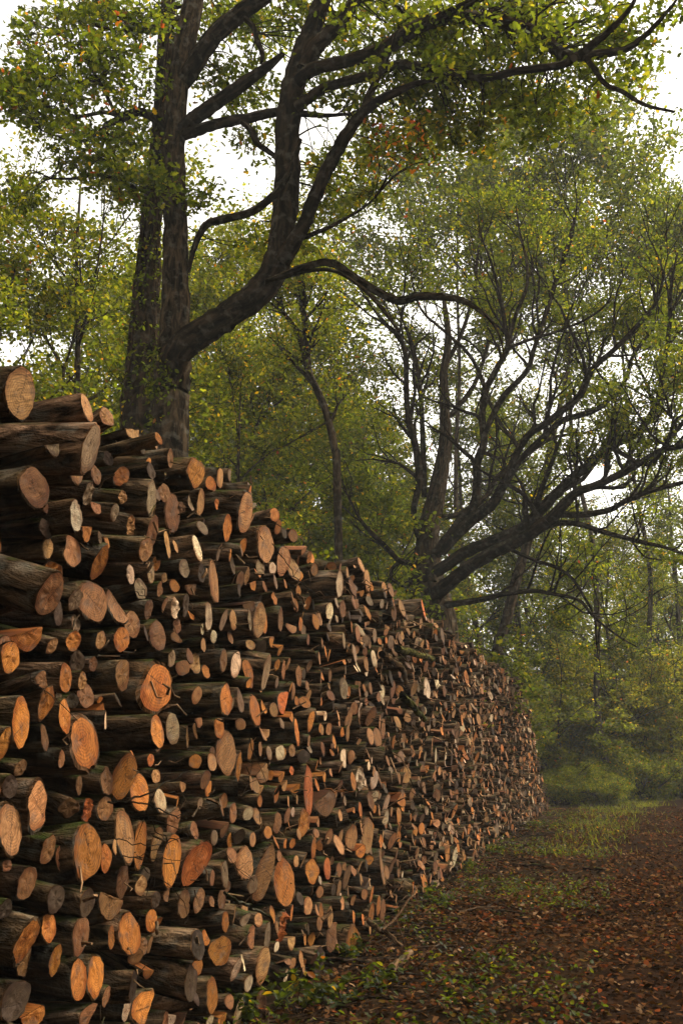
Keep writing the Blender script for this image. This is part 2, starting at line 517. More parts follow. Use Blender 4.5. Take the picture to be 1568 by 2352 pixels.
# traced logs: picture, centre x, y, width, height, tone, options (protrusion in cm, q pitch, y yaw, r roll, s split, j jagged)
PICS = {'A': (0, 1400, 1.4255), 'B': (0, 2600, 1.4255), 'C': (1000, 2000, 1.3067), 'D': (1000, 3000, .9058)}
TRACED = """
A 120 245 200 290 t p16 *topmost|thick reddish-tan log topmost at the near end of the pile
A 497 330 75 165 t p22 q6
A 518 565 100 300 g p30 *longgrey|long pale-barked grey log with a tall grey weathered end high on the pile
A 430 660 70 205 t p16 s
A 200 785 195 245 b p18 *ragged|wide brown-faced log with a rough rim below the long grey log
A 435 945 70 205 p p18 *white|log with the whitest sawn end, high near the top of the pile
A 275 1130 115 125 t p6
A 415 1150 120 180 t p5
A 570 1215 90 200 o p8
A 285 1395 120 275 b p38 q-17 *ridged|thick lichen-spotted log sloping down to an end ridged by the saw
A 530 1435 155 250 b p8 *nutbrown|broad nut-brown log end with pointed top beside a small grey log
A 670 1460 95 210 t p7 s
A 430 1425 60 135 g p8
A 435 1557 80 105 g p2
A 755 1565 110 155 b p7
A 660 1115 28 110 t p3
A 832 1140 70 150 t p20 q-5 r-18
A 955 1105 45 185 t p12
A 870 1040 35 200 b p5
A 745 1280 50 120 p p12
A 862 1270 42 130 g p8
A 890 1220 45 90 o p2
A 938 1300 48 60 t p3
A 1118 700 85 175 o p14 *crownlog|round orange log end with clear rings standing out on the skyline of the pile
A 1145 870 50 160 t p4 r20
A 905 505 38 75 o p30 q10 *slimtop|slim log with small orange end lying on top below the ivy trunk
A 972 618 30 120 t p3 r15
A 862 690 45 100 k p12
A 865 845 40 215 g p16
A 655 925 40 120 g p12
A 985 930 75 245 b p0
A 935 815 75 115 t p4
A 1125 1130 35 170 p p12
A 1400 930 110 255 t p14 *oaktop|tall tan log end on the skyline with mossy bark
A 1297 1013 50 135 o p7
A 1240 880 30 60 o p8 s
A 1515 1110 105 215 t p9 *cracked|large tan log end with dark cracks beneath the skyline
A 1220 1320 75 270 b p8
A 1060 1455 40 140 k p14
A 1190 1520 38 175 p p15
A 1275 1540 18 130 g p8
A 1330 1540 40 110 t p4
A 1425 1540 40 140 g p14
A 1480 1540 50 220 t p6 r-20
A 1507 1550 42 140 o p3
A 1155 1590 25 75 p p12
A 1218 1635 30 80 p p4
A 912 1365 30 90 b p6
A 848 1480 55 120 b p3
A 900 1630 90 185 b p8
A 1010 1575 45 90 t p5
A 420 1660 75 120 o p6
A 575 1655 60 110 t p6
A 695 1650 90 140 o p9
A 150 1610 140 190 o p6 s *cleft|broad split orange log with flat cleft side near the picture edge
A 265 1020 110 120 k p12
A 130 870 90 80 k p14 s
A 570 1070 25 80 g p10
A 505 820 35 150 g p8 j
A 1325 1220 25 120 g p5
A 1485 1240 60 110 g p4
A 1408 1290 15 110 t p5
A 1150 1275 30 110 k p16
A 30 1690 90 130 b p7
A 700 840 40 80 t p8 j
A 300 540 90 110 g p22 s
A 620 620 60 90 k p6
A 1040 900 40 70 b p2 j
B 60 40 105 190 o p10
B 375 160 75 170 o p10
B 533 80 65 85 b p5
B 700 140 75 180 b p12
B 895 220 200 300 o p15 *roughring|biggest tan-orange log end with shaggy dark bark rim in the middle rows
B 490 262 95 145 b p5
B 265 300 75 200 o p10
B 120 410 95 300 o p12 *tallorange|tall orange oval log end left of the shaggy dark-rimmed giant
B 370 380 62 190 o p12
B 335 262 75 60 p p4
B 415 290 70 100 k p7
B 485 530 170 330 o p16 *giant|huge upright orange log end with thick dark shaggy bark
B 255 500 45 160 b p6
B 898 465 82 190 o p30 *longbark|log with long ridged bark side and orange end below the biggest log
B 985 450 85 180 g p3
B 668 515 55 100 p p4 s
B 1290 285 65 195 o p20
B 1370 290 35 150 g p10
B 1455 345 75 195 o p10
B 1345 85 60 165 p p6 *cream|creamy bright oval log end in the middle of the pile
B 1415 130 50 160 o p5
B 1275 60 40 140 b p7
B 980 50 50 110 g p4
B 1250 445 55 120 o p4
B 1290 590 105 250 b p4 r-28 *leaning|leaning brown log end cut at a slant beside a hanging ivy strand
B 1360 675 48 185 o p4
B 1205 610 40 120 b p2
B 1495 690 80 130 t p6 s
B 570 285 35 45 o p5
B 860 628 70 75 r p14 *coin|small bright orange round log end like a coin
B 352 622 40 105 b p14
B 610 750 75 165 t p14
B 708 720 130 270 o p10 *twinleaf|broad orange log end with a slanting seam across it
B 795 810 120 240 o p3
B 890 720 45 85 t p4
B 915 860 75 140 p p4
B 215 890 135 290 t p14 r-12 *bigtan|big tan log end leaning over crumbled bark chips
B 60 1020 150 300 t p10 *radial|big cracked tan log end broken open at the near edge of the pile
B 500 1150 150 330 o p16 *stained|large orange log end with a dark stain on one side
B 600 905 100 140 b p8
B 500 910 60 140 r p5 j
B 275 1140 75 170 b p3
B 355 1190 60 170 b p3
B 715 1060 110 290 t p8 *pinkish|tall pinkish-tan log end behind crossing twigs
B 800 1110 80 270 o p3
B 895 1110 60 200 t p3
B 980 1200 105 300 o p9
B 1120 1215 150 275 r p10 *redface|broad reddish-orange log end under a single green leaf
B 990 980 80 160 b p2
B 1110 1030 70 110 b p4
B 1397 1215 140 190 t p9 *roundpale|nearly round light tan log end with faint rings
B 1283 1280 48 160 g p12
B 1505 1280 75 330 b p4 r-16
B 155 1330 95 190 b p4
B 635 1420 90 210 b p6 s
B 700 1320 70 200 b p2
B 890 1425 105 95 k p14 *moss|mossy dark log with a pale heart in a blackened end
B 1052 1450 95 160 b p4
B 1135 1430 80 150 t p5
B 1265 1420 60 115 b p4
B 1208 1435 25 70 t p5
B 280 1585 100 165 o p3
B 150 1660 120 260 o p8 *lowgiant|large orange-brown oval log end low at the near end
B 462 1630 100 220 b p6
B 740 1620 100 240 o p10 *lowtan|upright orange-tan oval log end low in the pile
B 635 1640 40 120 o p5
B 1060 1670 38 160 o p8 s
B 1285 1550 45 120 o p10
B 1258 1715 105 185 o p6
B 1500 1800 85 205 t p9
B 1525 1640 35 180 g p5
B 1440 1640 70 110 b p4 s
B 1345 1825 48 125 p p12
B 450 1880 90 240 o p10
B 545 1860 95 240 o p6
B 315 1770 25 180 o p5
B 1090 1900 70 190 k p18 q-10
B 1210 1970 95 190 o p8 r-20
B 1405 1910 75 100 b p3
B 1375 2060 70 160 p p4 s
B 760 1920 40 170 k p16
B 830 2040 200 180 o p8 s *cleave|wide split log showing its orange cleft side at the foot of the pile
B 510 2090 170 120 b p6 s
B 90 2000 150 220 k p3
B 1130 1680 90 170 k p20
B 320 1420 120 150 k p8
B 500 1440 110 160 k p6
B 1490 2000 60 150 b p3
B 20 540 60 210 o p9
B 60 780 130 130 k p8
B 1475 1540 40 80 t p3
B 40 1230 90 70 b p8
B 30 1480 120 110 k p6
B 1330 930 70 110 b p2
B 1000 1760 110 90 k p4
C 175 320 60 160 t p5
C 225 360 70 130 t p4
C 468 440 35 145 p p25 *silver|log with silvery weathered side and narrow pale end near the skyline
C 535 455 35 100 b p7
C 612 420 75 130 t p9 *ringed|dark-rimmed round tan log end on the skyline left of the spreading oak
C 580 340 40 90 t p16
C 700 470 45 75 t p8
C 735 470 40 80 b p8
C 905 570 65 110 r p9 *redheart|round log end with glowing red heart on the skyline below the spreading oak
C 415 580 35 90 p p10
C 485 570 25 100 b p8
C 160 625 55 130 b p4
C 360 620 30 80 t p6
C 925 770 70 85 o p4
C 648 835 32 110 p p7
C 490 735 30 90 g p14
C 925 985 35 120 p p8
C 975 930 35 120 p p6 j
C 1130 930 30 100 o p4 r12
C 85 900 25 190 g p14
C 175 890 14 110 t p4
C 255 920 22 120 t p5
C 490 985 50 120 g p4
C 630 985 50 70 t p4
C 515 1145 60 110 t p4
C 318 1155 35 115 o p6
C 245 1215 15 150 o p5
C 510 1220 35 90 t p3
C 180 1060 70 120 r p6 s *cleaver|vivid orange split log tucked among grey ones in the middle rows
C 217 1415 45 50 r p6
C 305 1520 60 260 r p9 *flaky|tall narrow orange-red log end with flaking face
C 390 1570 100 160 b p4 s
C 270 1670 60 100 o p8
C 575 1460 50 130 p p6 j *splinter|white splintered log end in the middle rows
C 648 1460 35 110 p p5
C 710 1590 25 110 p p6
C 710 1670 40 100 o p4
C 775 1650 40 100 o p5
C 870 1245 30 85 t p5
C 950 1290 20 110 t p4
C 970 1340 30 90 p p5
C 800 1255 45 80 b p4
C 695 1200 25 100 b p4
C 220 1310 45 70 b p5
D 195 265 45 100 o p10
D 100 265 35 75 b p7
D 225 440 45 85 o p9
D 280 430 35 80 r p4
D 350 460 38 85 b p5
D 125 480 75 180 o p8 r-10 *knotty|tall orange log end with a dark knot low down behind the verge
D 370 715 40 165 o p8 *foot|tall narrow orange log end standing at the foot of the pile
D 210 565 35 65 t p9
D 257 600 18 90 o p4
D 290 605 22 80 t p4
D 295 680 30 100 b p4
D 440 525 25 60 o p4
D 465 565 15 80 o p4
D 480 585 22 90 b p3
D 440 590 18 70 o p3
D 425 310 35 130 t p6
D 493 245 25 60 p p7
D 537 245 25 70 t p5
D 478 430 20 130 t p14
D 633 485 25 65 o p5
D 668 430 25 60 o p4
D 740 390 25 75 p p5
D 725 422 22 38 p p9 *whitedot|small round white log end low at the far part of the pile
D 715 370 35 90 o p3
D 375 605 20 45 o p4
D 410 615 30 40 o p10 s
D 115 640 35 110 r p3 j
D 250 760 60 100 k p4
D 150 690 60 60 t p6 s
D 230 355 20 80 o p8
"""

occ = []        # occupied ellipses on the face: s, z, a (along s), b (up)
LOGS = []       # dicts
for line in TRACED.strip().splitlines():
    key = None
    if '*' in line:
        line, key = line.split('*')
    f = line.split()
    ox, oy, sc = PICS[f[0]]
    cx, cyy, wd, ht = [float(x) for x in f[1:5]]
    u, v, wd, ht = [x / (2731 / 1568) for x in (ox + cx / sc, oy + cyy / sc, wd / sc, ht / sc)]
    d = dict(tone=f[5], shape='n', p=.08, pitch=None, yaw=None, roll=0., key=key)
    for t in f[6:]:
        if t[0] == 'p':
            d['p'] = float(t[1:]) / 100
        elif t[0] == 'q':
            d['pitch'] = float(t[1:])
        elif t[0] == 'r':
            d['roll'] = float(t[1:])
        elif t in 'sj':
            d['shape'] = t
    if d['p'] < .17:
        d['p'] = d['p'] * .55 - .02
    else:
        d['p'] *= .8
    pt = on_face(u, v, d['p'])
    _, _, zc = project(pt)
    asp = abs(ray(u, v).normalized().dot(PN))
    rz = ht / 2 * zc / F
    ry = min(max(wd / 2 * zc / F / asp, rz * .62), rz * 1.35)
    s, z = sz(pt)
    if d['shape'] == 's':
        rz *= 1.1; ry *= 1.25
    d.update(pt=pt, ry=ry, rz=rz, s=s, z=z, pix=ht * wd, traced=True)
    LOGS.append(d)
    occ.append((s, z, ry * .98, rz * .98))

# fill the rest of the face
OCC = np.array(occ)
for rlo, rhi, tries in ((.08, .105, 700), (.062, .08, 2200), (.05, .062, 5000), (.038, .05, 8000), (.028, .038, 3500)):
    for _ in range(tries):
        r_ = random.uniform(rlo, rhi)
        s = random.uniform(S0, S1)
        tz = top_of(s)
        if tz < r_ * 2:
            continue
        if s < -.5 and (rlo > .06 or rlo < .035 or random.random() < .35):
            continue
        if s < 3 and rlo < .035 and random.random() < .6:
            continue
        z = random.uniform(r_, tz - r_)
        el = random.uniform(.85, 1.15)
        a, b = r_ * el, r_ / el
        dx = (OCC[:, 0] - s) / (OCC[:, 2] + a)
        dz = (OCC[:, 1] - z) / (OCC[:, 3] + b)
        if (dx * dx + dz * dz).min() < 1.0:
            continue
        OCC = np.vstack([OCC, (s, z, a, b)])
        p = random.triangular(-.1, .12, .02) if s > 1.5 else random.triangular(-.06, .08, .01)
        pt = P0 + PD * s + PN * p + Vector((0, 0, z))
        y = pt.y
        tone = random.choices('otgpbk', (6, 5, 2, 1, 5, 2) if y < 9 else (5, 7, 4, 2, 4, 3))[0]
        u, v, zc = project(pt)
        if zc < 1:
            continue
        asp = abs(ray(u, v).normalized().dot(PN))
        inside = -30 < u < 1600 and -30 < v < 2382
        LOGS.append(dict(pt=pt, ry=a, rz=b, s=s, z=z, tone=tone, shape=random.choices('nsj', (6, 3, 1))[0], p=p, pitch=None, yaw=None, roll=0.,
                         key=None, traced=False, pix=(4 * a * b * asp * (F / zc) ** 2 if inside else 0)))
N_OBJ = 296
rest = sorted([l for l in LOGS if not l['traced']], key=lambda l: -l['pix'])
single = [l for l in LOGS if l['traced']] + rest[:N_OBJ - sum(l['traced'] for l in LOGS)]
mass = rest[N_OBJ - sum(l['traced'] for l in LOGS):]

# labels of the single logs: landmarks by hand, the rest ranked from the landmarks
SHORT = {'topmost': 'topmost reddish-tan log', 'longgrey': 'long grey log', 'ragged': 'wide brown-faced log', 'white': 'whitest log end', 'ridged': 'saw-ridged sloping log',
         'nutbrown': 'broad nut-brown log', 'crownlog': 'ringed orange skyline log', 'slimtop': 'slim topmost log', 'oaktop': 'tall tan skyline log', 'cracked': 'cracked tan log',
         'cleft': 'broad cleft orange log', 'roughring': 'shaggy-rimmed giant log', 'tallorange': 'tall orange oval log', 'giant': 'huge upright orange log', 'longbark': 'long ridged-bark log',
         'cream': 'creamy bright log', 'leaning': 'leaning brown log', 'coin': 'coin-like orange log', 'twinleaf': 'seamed orange log', 'bigtan': 'big leaning tan log', 'radial': 'broken-open tan log',
         'stained': 'dark-stained orange log', 'pinkish': 'pinkish-tan log', 'redface': 'broad reddish log', 'roundpale': 'round light tan log', 'moss': 'mossy blackened log',
         'lowgiant': 'low orange-brown giant', 'lowtan': 'low upright orange-tan log', 'cleave': 'wide split log at the foot', 'silver': 'silvery skyline log', 'ringed': 'dark-rimmed skyline log',
         'redheart': 'red-hearted skyline log', 'cleaver': 'vivid orange split log', 'flaky': 'flaking orange-red log', 'splinter': 'white splintered log', 'knotty': 'knotted orange log',
         'foot': 'tall narrow log at the foot', 'whitedot': 'small round white log'}
for l in single:
    l['u'], l['v'], l['zc'] = project(l['pt'])
    l['size'] = 'large' if l['rz'] > .115 else 'small' if l['rz'] < .062 else 'medium'
    l['kind'] = {'s': 'split ', 'j': 'jagged '}.get(l['shape'], '') + WORD[l['tone']]
marks = []
for l in single:
    if l['key']:
        k, txt = l['key'].strip().split('|')
        l['mark'], l['label'] = SHORT[k], txt
        marks.append(l)
cand = {}
for m in marks:
    for dirn in ('above', 'below', 'left of', 'right of'):
        cls = {}
        for l in single:
            if l['key']:
                continue
            du, dv = l['u'] - m['u'], l['v'] - m['v']
            ok = {'above': dv < 0 and abs(du) < -dv, 'below': dv > 0 and abs(du) < dv, 'left of': du < 0 and abs(dv) <= -du, 'right of': du > 0 and abs(dv) <= du}[dirn]
            if ok:
                cls.setdefault((l['size'], l['kind']), []).append((math.hypot(du, dv), id(l), l))
        for c, ls in cls.items():
            for rank, (dist, _, l) in enumerate(sorted(ls, key=lambda t: t[:2])[:6]):
                cand.setdefault(id(l), []).append((rank * 90 + dist, rank, dirn, m))
ORD = ['nearest', 'second nearest', 'third nearest', 'fourth nearest', 'fifth nearest', 'sixth nearest']
for l in single:
    if 'label' not in l:
        c = sorted(cand.get(id(l), []), key=lambda t: t[0])
        if c:
            _, rank, dirn, m = c[0]
            l['label'] = f"{l['size']} {l['kind']} log end, {ORD[rank]} such {dirn} the {m['mark']}"
        else:
            l['label'] = f"{l['size']} {l['kind']} log end in the stacked pile"


def log_matrix(l, g):
    yaw = R(l['yaw'] if l['yaw'] is not None else g.normal(0 if l.get('traced') else -3, 3 if l.get('traced') else 10))
    pitch = R(-(l['pitch'] if l['pitch'] is not None else g.normal(0, 4 if l.get('traced') else 8)))
    return Matrix.Translation(l['pt']) @ Euler((R(l['roll']), pitch, -PA + yaw), 'XYZ').to_matrix().to_4x4()


for i, l in enumerate(single):
    g = np.random.default_rng(1000 + i)
    L = g.uniform(1.0, 1.25) + l['p']
    near = l['zc'] < 9
    bark, cut = log_mesh(l['ry'], l['rz'], L, l['tone'], l['shape'], 500 + i, 30 if near else 18, 7 if near else 4,
                         (g.normal(0, .05), g.normal(0, .12)), True, (l['key'] or '').split('|')[0] in ('giant', 'roughring', 'moss', 'ringed', 'redheart', 'bigtan', 'lowgiant'))
    Mx = log_matrix(l, g)
    back = Matrix.Translation((-L * .5, 0, -l['rz']))
    root = thing('log', l['label'], 'log', group='logs stacked in the pile')
    root.matrix_world = Mx @ back
    fix = back.inverted()
    for mb, nm, mt in ((bark, 'bark', [M_LOGBARK, M_CUT]), (cut, 'cut_face', [M_CUT])):
        for k in range(len(mb.v)):
            A = np.array(fix)
            mb.v[k] = mb.v[k] @ A[:3, :3].T + A[:3, 3]
        mb.build(nm, mt, root, nm == 'bark' and l['shape'] != 's')

st = MB()
for i, l in enumerate(mass):
    g = np.random.default_rng(9000 + i)
    bark, cut = log_mesh(l['ry'], l['rz'], g.uniform(.8, 1.15), l['tone'], l['shape'], 20000 + i, 12, 2, (g.normal(0, .15), g.normal(0, .2)), False)
    Mx = log_matrix(l, g)
    st.extend(bark, Mx)
    for k in range(len(cut.m)):
        cut.m[k] = np.ones_like(cut.m[k])
    st.extend(cut, Mx)
# logs set back in the gaps, and the rows behind
for i in range(1500):
    g = np.random.default_rng(50000 + i)
    s = g.uniform(S0, S1 - .5)
    tz = top_of(s) - .15
    if tz < .2:
        continue
    r_ = g.uniform(.05, .11)
    z = g.uniform(r_, max(tz - r_, r_ + .01))
    l = dict(pt=P0 + PD * s + PN * g.uniform(-.42, -.22) + Vector((0, 0, z)), yaw=None, pitch=None, roll=0)
    bark, cut = log_mesh(r_, r_, .7, g.choice(list('kbg')), 'n', 70000 + i, 10, 2, (0, 0), False)
    Mx = log_matrix(l, g)
    st.extend(bark, Mx)
    for k in range(len(cut.m)):
        cut.m[k] = np.ones_like(cut.m[k])
    st.extend(cut, Mx)
for i in range(1300):
    s = rng.uniform(-5, S1 - .5)
    z = rng.uniform(.05, max(.1, top_of(s) - .02))
    c = np.array(P0 + PD * s + PN * rng.uniform(-.06, .17) + Vector((0, 0, z)))
    d = rng.normal(0, 1, 3) * np.array([.6, .8, .7]) + np.array(PN) * .5
    d /= np.linalg.norm(d)
    L = rng.uniform(.05, .12 if s < 1 else .28)
    r_ = rng.choice([.004, .006, .01, .018], p=[.45, .33, .2, .02])
    tn = rng.random()
    cc = (*(np.array([1, .9, .8]) * rng.uniform(.8, 4.)), tn)
    Q = np.array([c - d * L / 2, c + rng.normal(0, .02, 3), c + d * L / 2])
    tube(st, Q, [r_, r_ * .9, r_ * .5], 5, 0, cc)
o = st.build('stacked_firewood', [M_LOGBARK, M_CUT])
o['kind'] = 'stuff'
tag(o, 'small log ends packed between the larger logs along the whole pile', 'logs')

# ------------------------------------------------------------------ sticks lying on and before the pile
K = 2731 / 1568


def stick(name, label, pic, pts, wd, prot, mat=None, col=(1, 1, 1, .3), group=None, cat='twig', onground=False, side=5):
    ox, oy, sc = PICS[pic]
    P, rad = [], []
    for i, (x, y) in enumerate(pts):
        u, v = (ox + x / sc) / K, (oy + y / sc) / K
        if onground:
            p = ground_at(u, v) + Vector((0, 0, .03))
        else:
            pr = prot[i] if isinstance(prot, (list, tuple)) else prot
            p = on_face(u, v, pr)
            p.z = max(p.z, .02)
        P.append([*p, max(.0025, wd / sc / K / 2 * project(p)[2] / F) * (1 - .5 * i / len(pts))])
    S = smoothpath(P, 5)
    S[:, :3] += rng.normal(0, .006, (len(S), 3))
    base = S[0, :3].copy()
    S[:, :3] -= base
    mb = MB()
    tube(mb, S[:, :3], S[:, 3], side, 0, col, .05)
    # side shoots
    if wd < 16:
        for q_ in range(2):
            i0 = rng.integers(3, len(S) - 2)
            dr = rng.normal(0, 1, 3); dr /= np.linalg.norm(dr)
            ln = rng.uniform(.08, .25)
            Q = np.array([S[i0, :3] + dr * ln * t + np.array([0, 0, -.05]) * t * t for t in np.linspace(0, 1, 5)])
            tube(mb, Q, np.linspace(S[i0, 3] * .7, .0015, 5), 4, 0, col)
    o = mb.build(name, [mat or M_TWIG], None, True)
    o.location = base
    return tag(o, label, cat, group)


G1 = 'twigs caught on the log pile'
LT = (1.6, 1.3, 1.1, .3)
DK = (.7, .65, .6, .6)
for args in [
    ('dead_branch', 'forked dead branch lying across the seamed orange log', 'B', [(610, 865), (740, 860), (900, 790), (1085, 690)], 13, [.15, .22, .2, .15], None, DK, G1, 'branch'),
    ('twig', 'dark twig running down from the forked dead branch over the pinkish log', 'B', [(740, 860), (850, 890), (1000, 950), (1060, 960)], 10, [.2, .2, .18, .12], None, DK, G1),
    ('twig', 'curved twig arching over the tan logs below the forked branch', 'B', [(840, 930), (870, 990), (940, 1070), (1020, 1090)], 8, .2, None, DK, G1),
    ('twig', 'thin reddish twig reaching from the pale saw-marked log to the dark gap', 'B', [(945, 810), (1060, 820), (1200, 840)], 6, .14, None, LT, G1),
    ('twig', 'long thin twig crossing the pinkish-tan log and its brown neighbour', 'B', [(580, 1020), (720, 1100), (900, 1110), (1080, 1070), (1240, 1130), (1440, 1310)], 5, .17, None, DK, G1),
    ('twig', 'straight thin twig lying across the lower edge of the pinkish-tan log', 'B', [(660, 1180), (850, 1190), (1020, 1195)], 5, .18, None, DK, G1),
    ('vine', 'wiry vine trailing down from the reddish log to the mossy blackened log', 'B', [(790, 1230), (900, 1290), (1010, 1380), (1070, 1500), (1050, 1560)], 5, .15, None, LT, G1, 'vine'),
    ('ivy_vine', 'pale ivy strand hanging in an arc beside the leaning brown log', 'B', [(1420, 480), (1440, 620), (1410, 780), (1340, 850)], 6, .16, None, LT, G1, 'vine'),
    ('dead_branch', 'mossy crooked branch poking down beside the round light tan log', 'B', [(1290, 1385), (1400, 1460), (1500, 1500), (1560, 1540)], 22, .16, None, (.9, 1.1, .7, .8), G1, 'branch'),
    ('twig', 'thin twig over the saw-ridged log rows near the top of the pile', 'A', [(750, 1370), (880, 1430), (960, 1530), (1030, 1660)], 5, .17, None, DK, G1),
    ('twig', 'curled twig against the upright orange log in the near rows', 'B', [(140, 120), (180, 170), (240, 220), (330, 290)], 5, .18, None, LT, G1),
    ('dead_branch', 'pale bare branch lying level across the far middle rows', 'C', [(930, 1040), (1060, 1055), (1240, 1055)], 9, .16, None, LT, G1, 'branch'),
    ('mossy_branch', 'thick mossy branch lying level in the upper far rows', 'C', [(770, 780), (850, 800), (960, 830)], 42, .14, M_LOGBARK, (.8, 1.1, .5, .4), G1, 'branch', False, 10),
    ('mossy_branch', 'green mossy branch slanting down among the middle rows', 'C', [(790, 1020), (850, 1080), (910, 1150)], 40, .16, M_LOGBARK, (.8, 1.2, .5, .1), G1, 'branch', False, 10),
    ('bent_branch', 'bent brown branch with a curved elbow in the upper middle rows', 'C', [(690, 810), (750, 850), (800, 890), (810, 960)], 40, .14, M_LOGBARK, (.9, .8, .7, .7), G1, 'branch', False, 10),
    ('twig', 'long drooping twig across the middle rows near the green mossy branch', 'C', [(640, 1140), (760, 1190), (920, 1230), (1020, 1260)], 5, .16, None, LT, G1),
    ('splinter', 'pale orange splinter sticking out by the flaking orange-red log', 'C', [(390, 1510), (470, 1520), (545, 1525)], 10, [.05, .15, .25], M_TWIG, (5., 2.6, 1.2, .3), G1, 'splinter'),
    ('twig', 'dark twig bending downwards in the lower far rows', 'C', [(830, 1450), (900, 1560), (1000, 1590), (1100, 1640)], 6, .16, None, DK, G1),
    ('twig', 'bundle twig hanging over the cracked tan log on the skyline', 'C', [(120, 230), (190, 330), (260, 430), (380, 520)], 6, .14, None, DK, G1),
    ('twig', 'light twig standing up from the far rows towards the skyline', 'C', [(1040, 790), (1090, 880), (1130, 960)], 5, .14, None, LT, G1),
    ('pale_stick', 'pale barkless stick leaning from the ground against the pile foot', 'D', [(480, 655), (550, 580), (610, 490)], 11, [.45, .3, .12], M_TWIG, (2.6, 2.0, 1.5, .4), 'loose wood at the pile foot', 'stick'),
    ('fallen_branch', 'thick dark branch leaning out of the pile foot to the ground', 'D', [(430, 620), (490, 665), (550, 712)], 22, [.1, .35, .5], M_LOGBARK, (.9, .8, .7, .4), 'loose wood at the pile foot', 'branch', False, 9),
    ('pale_stick', 'short split stick pointing out under the thick dark branch', 'D', [(395, 685), (440, 700), (490, 720)], 12, [.05, .25, .4], M_TWIG, (2.2, 1.5, 1., .2), 'loose wood at the pile foot', 'stick'),
    ('fallen_log', 'short grey barked log lying in the leaves before the pile foot', 'D', [(510, 815), (545, 785), (580, 752)], 36, 0, M_LOGBARK, (1.5, 1.35, 1.2, .5), 'loose wood at the pile foot', 'log', True, 10),
    ('pale_stick', 'thin grey stick on the ground right of the short grey log', 'D', [(615, 775), (650, 745), (690, 720)], 10, 0, M_TWIG, (2., 1.6, 1.3, .5), 'loose wood at the pile foot', 'stick', True),
    ('fallen_branch', 'straight brown branch lying on the verge at the far pile foot', 'D', [(945, 420), (1030, 428), (1112, 432)], 15, 0, M_LOGBARK, (.8, .7, .6, .2), 'loose wood at the pile foot', 'branch', True, 8),
    ('fallen_branch', 'broken brown branch lying between verge and path', 'D', [(1205, 432), (1260, 442), (1290, 440)], 13, 0, M_LOGBARK, (.8, .6, .5, .9), 'loose wood at the pile foot', 'branch', True, 8),
]:
    stick(*args)

# ------------------------------------------------------------------ leaves
PAL = np.array([(.038, .054, .006), (.070, .089, .008), (.108, .120, .011), (.165, .152, .014), (.34, .21, .015), (.34, .11, .018), (.22, .045, .014), (.10, .045, .02)])


def leaves(mb, C, rad, per, size, wts, flat=.6, lobed=False, mat=0, upb=.5, bright=(.6, 1.4)):
    """a spray of leaf-sized faces round every centre C (n,3) with radius rad (n)"""
    C = np.asarray(C, float).reshape(-1, 3)
    rad = np.broadcast_to(rad, len(C))
    n = len(C) * per
    idx = np.repeat(np.arange(len(C)), per)
    off = rng.normal(0, .55, (n, 3)) * rad[idx][:, None]
    off[:, 2] *= flat
    P = C[idx] + off
    nrm = rng.normal(0, 1, (n, 3)); nrm[:, 2] = np.abs(nrm[:, 2]) + upb
    nrm /= np.linalg.norm(nrm, axis=1)[:, None]
    t = rng.normal(0, 1, (n, 3)); t[:, 2] -= .3
    t -= nrm * (t * nrm).sum(1)[:, None]
    t /= np.linalg.norm(t, axis=1)[:, None]
    b = np.cross(nrm, t)
    sz_ = size * rng.uniform(.6, 1.3, n)[:, None]
    cup = nrm * sz_ * rng.uniform(-.15, .25, n)[:, None]
    if lobed:
        prof = [(0, 0, 0), (.22, .2, 1), (.38, .13, .6), (.55, .33, 1), (.68, .2, .5), (.82, .26, .7), (1, 0, 0), (.82, -.26, .7), (.68, -.2, .5), (.55, -.33, 1), (.38, -.13, .6), (.22, -.2, 1)]
    else:
        prof = [(0, 0, 0), (.35, .3, 1), (.72, .24, .8), (1, 0, 0), (.72, -.24, .8), (.35, -.3, 1)]
    k = len(prof)
    V = np.stack([P + t * sz_ * (a - .5) + b * sz_ * c + cup * d for a, c, d in prof], 1)
    cl = rng.choice(len(PAL), n, p=np.array(wts) / sum(wts))
    cb = rng.uniform(*bright, len(C))[idx] * rng.uniform(.8, 1.2, n)
    col = np.ones((n, 4)); col[:, :3] = PAL[cl] * cb[:, None]
    base = np.arange(n)[:, None] * k
    h = k // 2
    # two halves folded at the midrib
    f1 = base + np.arange(0, h + 1)[None]
    f2 = base + np.array([0] + list(range(h, k)))[None]
    mb.add(V.reshape(-1, 3), np.concatenate([f1, f2]), mat, None, np.repeat(col, k, 0))


W_OAK = (30, 36, 18, 5, .8, .3, .2, .4)
W_GREEN = (26, 38, 24, 8, 1, .15, .1, .1)
W_YEL = (14, 30, 32, 18, 3.5, .6, .2, .3)
W_RED = (6, 10, 14, 10, 6, 22, 16, 3)


def unit(v):
    return v / (np.linalg.norm(v) + 1e-9)


